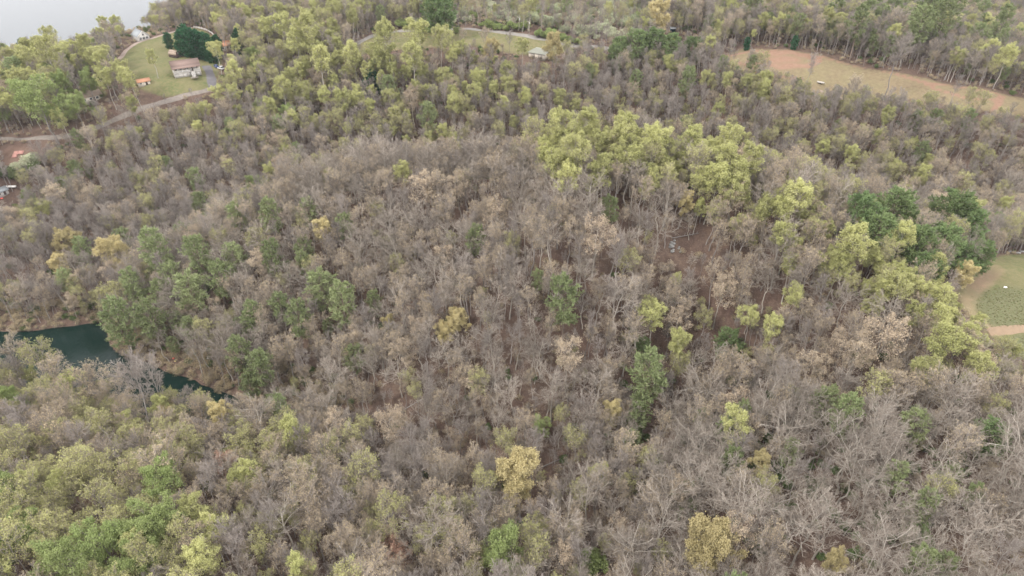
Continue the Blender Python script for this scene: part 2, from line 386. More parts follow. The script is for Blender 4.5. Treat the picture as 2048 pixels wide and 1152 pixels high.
class MB:
    """collects simple solids; build() links them as one mesh object"""
    def __init__(s): s.V = []; s.F3 = []; s.F4 = []
    def pts(s, V):
        b = len(s.V); s.V += [tuple(map(float, v)) for v in V]; return b
    def box(s, c, size, rz=0.0):
        cx, cy, cz = c; sx, sy, sz = (q / 2 for q in size); ca, sa = math.cos(rz), math.sin(rz)
        b = s.pts([(cx + ca * x * sx - sa * y * sy, cy + sa * x * sx + ca * y * sy, cz + z * sz) for z in (-1, 1) for x, y in ((-1, -1), (1, -1), (1, 1), (-1, 1))])
        s.F4 += [(b + 3, b + 2, b + 1, b), (b + 4, b + 5, b + 6, b + 7)] + [(b + i, b + (i + 1) % 4, b + 4 + (i + 1) % 4, b + 4 + i) for i in range(4)]
        return s
    def tube(s, p, q, r, r2=None, n=8):
        p = Vector(p); q = Vector(q); r2 = r if r2 is None else r2
        d = (q - p).normalized(); a = d.orthogonal().normalized(); c = d.cross(a)
        ring = lambda o, rr: [tuple(o + (a * math.cos(2 * math.pi * i / n) + c * math.sin(2 * math.pi * i / n)) * rr) for i in range(n)]
        b = s.pts(ring(p, r) + ring(q, r2) + [tuple(p), tuple(q)])
        for i in range(n):
            j = (i + 1) % n
            s.F4.append((b + i, b + j, b + n + j, b + n + i)); s.F3 += [(b + 2 * n, b + j, b + i), (b + 2 * n + 1, b + n + i, b + n + j)]
        return s
    def prism(s, prof, x0, x1, axis='x'):
        """closed profile (a, z) pushed along x (or y)"""
        n = len(prof); f = (lambda t, a, z: (t, a, z)) if axis == 'x' else (lambda t, a, z: (a, t, z))
        b = s.pts([f(x0, a, z) for a, z in prof] + [f(x1, a, z) for a, z in prof])
        s.F4 += [(b + i, b + (i + 1) % n, b + n + (i + 1) % n, b + n + i) for i in range(n)]
        for k in range(1, n - 1): s.F3 += [(b, b + k + 1, b + k), (b + n, b + n + k, b + n + k + 1)]
        return s
    def face(s, V):
        b = s.pts(V); (s.F4 if len(V) == 4 else s.F3).append(tuple(range(b, b + len(V)))); return s
    def build(s, name, mt, parent=None, smooth=False):
        F = []
        if s.F4: F.append(np.array(s.F4))
        if s.F3: F.append(np.array(s.F3))
        me = mesh(name, s.V, F, (mt,), smooth)
        o = bpy.data.objects.new(name, me); COL.objects.link(o)
        if parent is not None: o.parent = parent
        return o
def tag(o, label=None, cat=None, group=None, kind=None):
    for k, v in (('label', label), ('category', cat), ('group', group), ('kind', kind)):
        if v: o[k] = v
    return o
def empty(name, loc, rz=0.0, label=None, cat=None, group=None):
    o = bpy.data.objects.new(name, None); o.empty_display_size = .5; COL.objects.link(o)
    o.location = loc; o.rotation_euler = (0, 0, rz)
    return tag(o, label, cat, group)

# ------------------------------------------------------------------ ground, cut into its pieces
ny, nx = XX.shape
idx = np.arange(ny * nx).reshape(ny, nx)
quads = np.stack([idx[:-1, :-1], idx[:-1, 1:], idx[1:, 1:], idx[1:, :-1]], -1).reshape(-1, 4)
VG = np.stack([XX, YY, HZ], -1).reshape(-1, 3)
zf = zone.reshape(-1, 4); fc = lambda a: a.ravel()[quads].mean(1)
kindf = np.zeros(len(quads), int)
kindf[fc(lawn) > .5] = 1; kindf[fc(mead) > .5] = 2; kindf[fc(dirt) > .5] = 3; kindf[fc(fld) > .5] = 4
# leave out ground far under the lake and outside every view
for k, nm in enumerate(['forest_ground', 'lawn', 'meadow', 'dirt_field', 'grass_field']):
    f = quads[kindf == k]
    used, inv = np.unique(f, return_inverse=True)
    me = mesh(nm, VG[used], inv.reshape(-1, 4), ('ground',), True)
    a = me.attributes.new('zone', 'FLOAT_COLOR', 'POINT'); c = np.ones((len(used), 4), np.float32); c[:, :3] = zf[used, :3]; a.data.foreach_set('color', c.ravel())
    a = me.attributes.new('weeds', 'FLOAT', 'POINT'); a.data.foreach_set('value', zf[used, 3].copy())
    tag(bpy.data.objects.new(nm, me), kind='structure')
    COL.objects.link(bpy.data.objects[nm])
# far ground out to the horizon, under the edge of the terrain sheet
mb = MB()
for x0, x1, y0, y1 in ((-4000, -455 * K, -1500, 5000), (455 * K, 4000, -1500, 5000), (-455 * K, 455 * K, 695 * K, 5000), (-455 * K, 455 * K, -1500, -55 * K)):
    mb.face([(x0, y0, -4), (x1, y0, -4), (x1, y1, -4), (x0, y1, -4)])
# (kept below the lake: its far shore lies out of view)
far = mb.build('far_ground', 'ground'); tag(far, kind='structure')
cx = [p[0] for p in COVE]; cy = [p[1] for p in COVE]
o = MB().face([(min(cx) - 60, min(cy) - 2, 0), (max(cx) + 2, min(cy) - 2, 0), (max(cx) + 2, max(cy) + 2, 0), (min(cx) - 60, max(cy) + 2, 0)]).build('cove_water', 'water_cove'); tag(o, kind='structure')
o = MB().face([(-1600, 328 * K, 0), (-205 * K, 328 * K, 0), (-205 * K, 2600, 0), (-1600, 2600, 0)]).build('lake_water', 'water_lake'); tag(o, kind='structure')

def strip(name, line, width, mt, lift=.12):
    P = [Vector(p) for p in line]; pts = []
    for a, b in zip(P[:-1], P[1:]):
        n = max(2, int((b - a).length / 1.2)); pts += [a.lerp(b, i / n) for i in range(n)]
    pts.append(P[-1])
    for _ in range(6):
        pts = [pts[0]] + [(pts[i - 1] + pts[i] * 2 + pts[i + 1]) / 4 for i in range(1, len(pts) - 1)] + [pts[-1]]
    V = []; F = []; K = 5
    for i, p in enumerate(pts):
        d = (pts[min(i + 1, len(pts) - 1)] - pts[max(i - 1, 0)]).normalized(); nrm = Vector((-d.y, d.x))
        ww = width * (1 + .12 * math.sin(i * .37) + .08 * random.uniform(-1, 1))
        for k in range(K):
            q = p + nrm * (k / (K - 1) - .5) * ww
            V.append((q.x, q.y, float(H(q.x, q.y)) + lift - (.1 if k in (0, K - 1) else 0)))
    for i in range(len(pts) - 1):
        for k in range(K - 1): F.append((i * K + k, (i + 1) * K + k, (i + 1) * K + k + 1, i * K + k + 1))
    o = bpy.data.objects.new(name, mesh(name, V, np.array(F)[:, ::-1], (mt,), True)); COL.objects.link(o)
    return tag(o, kind='structure')
strip('gravel_road', ROAD_A, 2.5, 'gravel')
strip('paved_driveway', ROAD_B, 4.6, 'asphalt')
strip('gravel_path', ROAD_C, 3.4, 'gravel_pink')
strip('country_road', ROAD_D, 4.2, 'asphalt_worn')
strip('dirt_path', ROAD_E, 3.2, 'dirt_path')
strip('dirt_path', ROAD_F, 1.5, 'gravel_pink')

# ------------------------------------------------------------------ trees: shapes
def unit(a): return a / (np.linalg.norm(a, axis=-1, keepdims=True) + 1e-9)
def grow(g, P, Rr, L, n, k, t0, t1, ang, lenf, noise_, up, rfac, lenpow=0.0, lenmin=.25, golden=False):
    """children of the polylines P (N,kp,3): n each, k points; returns points, radii, lengths"""
    Np, kp, _ = P.shape; tot = Np * n
    par = np.repeat(np.arange(Np), n)
    t = (np.tile((np.arange(n) + .5) / n, Np) + g.uniform(-.5, .5, tot) / n) * (t1 - t0) + t0
    t = np.clip(t, 0, .995); f = t * (kp - 1); i = f.astype(int); fr = (f - i)[:, None]
    a = P[par, i]; b = P[par, i + 1]; pos = a + (b - a) * fr; tan = unit(b - a)
    r = (Rr[par, i] * (1 - fr[:, 0]) + Rr[par, i + 1] * fr[:, 0])
    az = (np.tile(np.arange(n) * 2.399, Np) + np.repeat(g.uniform(0, 6.28, Np), n) + g.normal(0, .35, tot)) if golden else g.uniform(0, 6.283, tot)
    ref = np.where(np.abs(tan[:, 2:3]) < .9, np.array([[0, 0, 1.0]]), np.array([[1.0, 0, 0]]))
    e1 = unit(np.cross(tan, ref)); e2 = np.cross(tan, e1)
    th = g.uniform(ang[0], ang[1], tot)[:, None]
    d = unit(tan * np.cos(th) + (e1 * np.cos(az)[:, None] + e2 * np.sin(az)[:, None]) * np.sin(th))
    rel = (t - t0) / max(t1 - t0, 1e-6)
    ln = L[par] * lenf * (1 - rel * (1 - lenmin)) * g.uniform(.75, 1.25, tot) if lenpow == 0 else L[par] * lenf * (lenmin + (1 - lenmin) * np.sin(np.pi * np.clip(rel * .85 + .12, 0, 1)) ** lenpow) * g.uniform(.8, 1.2, tot)
    C = np.zeros((tot, k, 3)); C[:, 0] = pos; seg = (ln / (k - 1))[:, None]
    for j in range(1, k):
        d = unit(d + g.normal(0, noise_, (tot, 3)) + np.array([0, 0, up]))
        C[:, j] = C[:, j - 1] + d * seg
    r0 = np.minimum(r * rfac, .013 * ln + .010)
    RR = r0[:, None] * np.linspace(1, .3, k)[None]
    return C, RR, ln
def tubes(P, Rr, n):
    """tapered n-sided tubes"""
    Np, k, _ = P.shape
    T = np.zeros_like(P); T[:, :-1] = P[:, 1:] - P[:, :-1]; T[:, -1] = T[:, -2]; T[:, 1:-1] += P[:, 1:-1] - P[:, :-2]; T = unit(T)
    ref = np.where(np.abs(T[:, :1, 2:3]) < .9, np.array([[[0, 0, 1.0]]]), np.array([[[1.0, 0, 0]]]))
    e1 = unit(np.cross(T, np.broadcast_to(ref, T.shape))); e2 = np.cross(T, e1)
    a = np.arange(n) * 2 * np.pi / n
    V = P[:, :, None] + Rr[:, :, None, None] * (e1[:, :, None] * np.cos(a)[None, None, :, None] + e2[:, :, None] * np.sin(a)[None, None, :, None])
    base = (np.arange(Np) * k * n)[:, None, None]; i = np.arange(k - 1)[None, :, None] * n; j = np.arange(n)[None, None]; j2 = (j + 1) % n
    F = np.stack([base + i + j, base + i + j2, base + i + n + j2, base + i + n + j], -1).reshape(-1, 4)
    return V.reshape(-1, 3), F
def spikes(P, Rr):
    """two-point twigs as three-sided spikes"""
    a = P[:, 0]; b = P[:, -1]; T = unit(b - a); ref = np.where(np.abs(T[:, 2:3]) < .9, np.array([[0, 0, 1.0]]), np.array([[1.0, 0, 0]]))
    e1 = unit(np.cross(T, ref)); e2 = np.cross(T, e1); an = np.arange(3) * 2.0944
    ring = a[:, None] + Rr[:, :1, None] * (e1[:, None] * np.cos(an)[None, :, None] + e2[:, None] * np.sin(an)[None, :, None])
    V = np.concatenate([ring, b[:, None]], 1).reshape(-1, 3); base = np.arange(len(a))[:, None] * 4
    F = np.concatenate([base + np.array([[0, 1, 3]]), base + np.array([[1, 2, 3]]), base + np.array([[2, 0, 3]])])
    return V, F
def leaves(g, pos, size, upb=.4, aspect=1.0):
    n = len(pos); nrm = unit(g.normal(0, 1, (n, 3)) + np.array([0, 0, upb])); a = unit(np.cross(nrm, g.normal(0, 1, (n, 3)))); b = np.cross(nrm, a)
    s = (size * g.uniform(.6, 1.35, n))[:, None] * .5
    V = np.stack([pos - a * s, pos + b * s * aspect * .8, pos + a * s, pos - b * s * aspect * .8], 1)
    return V.reshape(-1, 3), np.arange(n * 4).reshape(-1, 4)
def needles(g, pos, dirs, size, wid):
    """each tuft a few flat sprays pointing along the shoot"""
    n = len(pos); d = unit(dirs + g.normal(0, .55, (n, 3))); s = unit(np.cross(d, g.normal(0, 1, (n, 3)))); L = (size * g.uniform(.6, 1.3, n))[:, None]
    V = np.stack([pos - s * wid * .3, pos + s * wid * .3, pos + d * L + s * wid * .5, pos + d * L - s * wid * .5], 1)
    return V.reshape(-1, 3), np.arange(n * 4).reshape(-1, 4)
def join(parts):
    Vs = []; F4 = []; F3 = []; m4 = []; m3 = []; n = 0
    for (V, F), mi in parts:
        if F.shape[1] == 4: F4.append(F + n); m4.append(np.full(len(F), mi))
        else: F3.append(F + n); m3.append(np.full(len(F), mi))
        Vs.append(V); n += len(V)
    F = []; mm = []
    if F4: F.append(np.concatenate(F4)); mm += m4
    if F3: F.append(np.concatenate(F3)); mm += m3
    return np.concatenate(Vs), F, np.concatenate(mm)

def broadleaf(seed, h, cw, cb, n1, n2, n3, n4, ang, crook, up, bark_m, twig_m, leaf_m=None, nleaf=0, lsize=.2, spread=.25, tw=1.0, r0=.2, lenpow=.8, upb=.4, cluster=0, limb=.46):
    """h height, cw crown width, cb crown base as a share of h"""
    g = np.random.default_rng(seed); k = 9
    T = np.zeros((1, k, 3)); zz = np.linspace(0, h * .93, k); T[0, :, 2] = zz
    wob = np.cumsum(g.normal(0, .10 + crook * .6, (k, 2)), 0); wob[:2] *= .3; T[0, :, :2] = wob; T[0, 0, :2] = 0
    T[0, 0, 2] = -.8
    tr = (r0 * np.linspace(1, .16, k))[None]; tr[0, 0] *= 1.35
    L = np.array([1.0])
    B1, R1, L1 = grow(g, T, tr, L, n1, 7, cb, .97, ang, cw * .62, crook, up, limb, lenpow=lenpow, lenmin=.4, golden=True)
    B2, R2, L2 = grow(g, B1, R1, L1, n2, 5, .18, .98, (.55, 1.15), .60, crook * 1.1, up * 1.2, .66)
    B3, R3, L3 = grow(g, B2, R2, L2, n3, 4, .15, .98, (.5, 1.15), .60, crook * 1.1, up * 1.3, .7)
    B4, R4, L4 = grow(g, B3, R3, L3, n4, 2, .1, .98, (.4, 1.1), .68, crook * .8, up * 1.3, .8)
    R3 = np.maximum(R3, .012 * tw); R4 = np.maximum(R4, .0125 * tw)
    R2 = np.maximum(R2, .018 * tw); R1 = np.maximum(R1, .026)
    trunk = join([(tubes(T, tr, 7), 0), (tubes(B1, R1, 5), 0)])
    parts = [(tubes(B2, R2, 4), 0), (tubes(B3, R3, 3), 1), (spikes(B4, R4), 1)]
    if nleaf:
        tips = np.concatenate([B4[:, -1], B4.mean(1)]) if nleaf > 1 else B4[:, -1]
        if cluster:                       # leaves gathered in puffs at the shoot ends
            tips = B3[:, -1]; p = np.repeat(tips, cluster, 0); p = p + g.normal(0, spread, p.shape)
        else:
            p = np.repeat(tips, max(1, nleaf // 2 if nleaf > 1 else 1), 0); p = p + g.normal(0, spread, p.shape)
            if nleaf < 1: p = p[g.random(len(p)) < nleaf]
        parts.append((leaves(g, p, lsize, upb), 2))
    crown = join(parts)
    mt = mesh('trunk', trunk[0], trunk[1], (bark_m,), True)
    mc = mesh('crown', crown[0], crown[1], (bark_m, twig_m) + ((leaf_m,) if leaf_m else ()), False, crown[2])
    return mt, mc, h, cw

def conifer(seed, h, cw, cb, whorls, per, needle_m, bark_m='bark_pine', droop=.0, tuft=.55, nt=9, wid=.10, round_=1.0, nsub=7, r0=.2):
    g = np.random.default_rng(seed); k = 8
    T = np.zeros((1, k, 3)); T[0, :, 2] = np.linspace(-.6, h, k); T[0, 1:, :2] = np.cumsum(g.normal(0, .06, (k - 1, 2)), 0)
    tr = (r0 * np.linspace(1.2, .1, k))[None]; n1 = whorls * per
    B1, R1, L1 = grow(g, T, tr, np.array([1.0]), n1, 6, cb, .985, (1.0, 1.45), cw * .55, .12, droop, .5, lenpow=round_, lenmin=.16, golden=True)
    rel = np.clip((B1[:, 0, 2] / h - cb) / (1 - cb), 0, 1)
    B2, R2, L2 = grow(g, B1, R1, L1, nsub, 3, .2, .99, (.45, 1.0), .42, .15, .06, .6)
    R1 = np.maximum(R1, .03); R2 = np.maximum(R2, .014)
    n = len(B2); pts = []; dr = []
    for q in range(nt):
        tt = (q + .7) / nt; seg = tt * 2; i = min(int(seg), 1); f = seg - i
        pts.append(B2[:, i] * (1 - f) + B2[:, i + 1] * f + g.normal(0, .06, (n, 3))); dr.append(unit(B2[:, i + 1] - B2[:, i]) + np.array([0, 0, .25]))
    p = np.concatenate(pts); d = np.concatenate(dr)
    tip = np.repeat(T[:, -1], 14, 0) + g.normal(0, .15, (14, 3)); p = np.concatenate([p, tip]); d = np.concatenate([d, np.tile([[0, 0, 1.0]], (14, 1))])
    trunk = join([(tubes(T, tr, 7), 0)])
    crown = join([(tubes(B1, R1, 4), 0), (tubes(B2, R2, 3), 0), (needles(g, p, d, tuft, wid), 1)])
    return (mesh('trunk', trunk[0], trunk[1], (bark_m,), True), mesh('crown', crown[0], crown[1], (bark_m, needle_m), False, crown[2]), h, cw)

def bush(seed, h, cw, n, leaf_m, ls=.22, twig_m='twig_grey', fill=.55):
    g = np.random.default_rng(seed); ns = 26
    a = g.uniform(0, 6.28, ns); d = unit(np.stack([np.cos(a) * .8, np.sin(a) * .8, g.uniform(.5, 1.6, ns)], -1))
    L = g.uniform(.7, 1.05, ns) * h; P = np.zeros((ns, 4, 3))
    for j in range(1, 4): P[:, j] = P[:, j - 1] + unit(d + g.normal(0, .2, d.shape)) * (L / 3)[:, None]
    P[:, 0, 2] = -.2
    stem = tubes(P, np.linspace(.04, .012, 4)[None].repeat(ns, 0), 3)
    nb = 14; c = unit(g.normal(0, 1, (nb, 3))) * g.uniform(.35, .75, (nb, 1)) * np.array([cw / 2, cw / 2, h * .42]) + np.array([0, 0, h * .56])
    p = c[g.integers(0, nb, n)] + unit(g.normal(0, 1, (n, 3))) * (g.uniform(fill, 1, n) ** .5)[:, None] * np.array([cw * .22, cw * .22, h * .2])
    p[:, 2] = np.maximum(p[:, 2], .1)
    cr = join([(leaves(g, p, ls, .5), 0)])
    return mesh('stems', stem[0], stem[1], (twig_m,)), mesh('crown', cr[0], cr[1], (leaf_m,)), h, cw

PROTO = {}
def fam(code, maker): PROTO[code] = maker
U = lambda g, a, b: float(g.uniform(a, b))
gg = np.random.default_rng(3)
fam('B', [broadleaf(100 + i, U(gg, 13.5, 16.5), U(gg, 9, 11), U(gg, .40, .52), 13, 7, 7, 5, (.55, 1.15), .2, .06, 'bark_oak', 'twig_oak', tw=1.15, r0=U(gg, .18, .23), lenpow=.5) for i in range(9)])
fam('T', [broadleaf(200 + i, U(gg, 14.5, 18), U(gg, 5.5, 6.8), U(gg, .44, .54), 15, 7, 6, 6, (.45, .9), .11, .10, 'bark_grey', 'twig_grey', tw=1.1, r0=U(gg, .13, .17), lenpow=.6) for i in range(8)])
fam('H', [broadleaf(300 + i, U(gg, 13, 16), U(gg, 7.5, 9.2), U(gg, .42, .54), 14, 7, 7, 6, (.5, 1.0), .13, .12, 'bark_grey', 'twig_tan', 'leaf_tan', .35, .15, .12, tw=1.1, r0=U(gg, .15, .19), lenpow=.6) for i in range(6)])
fam('O', [broadleaf(400 + i, U(gg, 13, 16), U(gg, 7, 8.6), U(gg, .42, .52), 14, 7, 6, 5, (.5, 1.0), .13, .1, 'bark_grey', 'twig_tan', 'leaf_olive', 1, .21, .2, r0=U(gg, .14, .18), lenpow=.7) for i in range(6)])
fam('Y', [broadleaf(500 + i, U(gg, 14.5, 18.5), U(gg, 6.4, 8.2), U(gg, .48, .60), 15, 7, 6, 4, (.5, 1.05), .12, .1, 'bark_pop', 'twig_tan', 'leaf_yellow', 4, .23, .22, r0=U(gg, .16, .2), lenpow=.8) for i in range(6)])
fam('G', [broadleaf(600 + i, U(gg, 13, 16), U(gg, 8, 9.5), U(gg, .25, .32), 14, 8, 7, 3, (.6, 1.15), .13, .07, 'bark_grey', 'twig_tan', 'leaf_green', 8, .23, .26, r0=U(gg, .18, .22), lenpow=.8) for i in range(3)])
fam('A', [broadleaf(700 + i, U(gg, 13, 17), U(gg, 7, 8.5), U(gg, .28, .4), 14, 8, 7, 4, (.5, 1.05), .13, .1, 'bark_grey', 'twig_tan', 'leaf_amber', 10, .2, .22, r0=U(gg, .16, .2), lenpow=.8) for i in range(3)])
fam('K', [broadleaf(750 + i, U(gg, 14, 17), U(gg, 8, 9.5), U(gg, .34, .42), 13, 8, 7, 5, (.55, 1.05), .17, .08, 'bark_oak', 'twig_tan', 'leaf_pink', 1, .22, .2, r0=U(gg, .17, .2), lenpow=.7) for i in range(3)])
fam('R', [broadleaf(770 + i, 8, 6.5, .22, 12, 7, 6, 4, (.6, 1.1), .14, .08, 'bark_grey', 'twig_grey', 'leaf_russet', 4, .18, .2, r0=.1) for i in range(2)])
fam('P', [conifer(800 + i, U(gg, 15, 18), U(gg, 6, 7.5), U(gg, .3, .42), 12, 4, 'needle_pine', droop=.03, tuft=.6, nt=10, wid=.13, round_=.7, nsub=9) for i in range(4)])
fam('D', [conifer(850 + i, U(gg, 13, 16), U(gg, 8, 10), U(gg, .2, .3), 12, 5, 'needle_dark', droop=.02, tuft=.7, nt=11, wid=.16, round_=.6, nsub=10) for i in range(3)])
fam('C', [conifer(880 + i, U(gg, 8, 10), U(gg, 4, 5), .05, 16, 5, 'needle_cedar', droop=.06, tuft=.5, nt=9, wid=.18, round_=.5, nsub=9, r0=.14) for i in range(3)])
fam('L', [bush(900 + i, U(gg, 1.8, 2.8), U(gg, 2.6, 3.8), 1500, 'leaf_laurel') for i in range(4)])
fam('W', [bush(920 + i, U(gg, 2.2, 3.2), U(gg, 3.0, 4.4), 1500, 'leaf_pale') for i in range(3)])
fam('S', [bush(940 + i, U(gg, 1.6, 2.6), U(gg, 2.2, 3.2), 420, 'leaf_tan', .14) for i in range(3)])
fam('Z', [bush(980 + i, U(gg, 1.2, 2.0), U(gg, 3.6, 5.0), 160, 'leaf_weed', .7) for i in range(3)])
fam('E', [bush(960 + i, U(gg, 2.0, 2.8), U(gg, 3.2, 4.6), 2200, 'leaf_green', .24) for i in range(3)])

NAME = dict(B='bare_oak_tree', T='bare_slender_tree', H='budding_tree', O='olive_leafed_tree', Y='yellow_green_tree', G='bright_green_tree', A='amber_tree',
            K='pink_budded_tree', R='russet_tree', P='pine_tree', D='dark_evergreen_tree', C='cedar_tree', L='laurel_shrub', W='flowering_shrub', S='brown_shrub', E='green_shrub', Z='weed')
LOOK = dict(B='bare pale grey oak with crooked limbs', T='slender bare grey-brown tree with upright twigs', H='bare rounded tree with tan buds',
            O='tree with sparse olive young leaves', Y='tall tree in yellow-green young leaf', G='dense bright green leafed tree', A='amber yellow leafed round tree',
            K='tree with pale pinkish young leaves', R='small russet leafed tree', P='soft green pine', D='broad dark green evergreen', C='dense dark green cedar', L='dark green laurel shrub',
            W='pale flowering shrub', S='brown twiggy shrub', E='green leafy shrub')

# ------------------------------------------------------------------ trees: where each kind grows
SPOTS = []                      # x, y, code, scale, explicit label
def place(u, v, code, wpx, label=None, frac=.70, var=None):
    pr = PROTO[code]; p = pr[len(SPOTS) % len(pr)] if var is None else pr[var % len(pr)]
    s = 1.0
    if code == 'Y': wpx *= .78
    for _ in range(3):
        x, y = hit(u, v, p[2] * s * frac)
        dep = y * cp - (float(H(x, y)) + p[2] * s * frac - CAM_Z) * sp
        s = min(2.2, max(.35, wpx * dep / FPX / p[3]))
    x, y = hit(u, v, p[2] * s * frac)
    SPOTS.append((x, y, code, s, label, pr.index(p)))

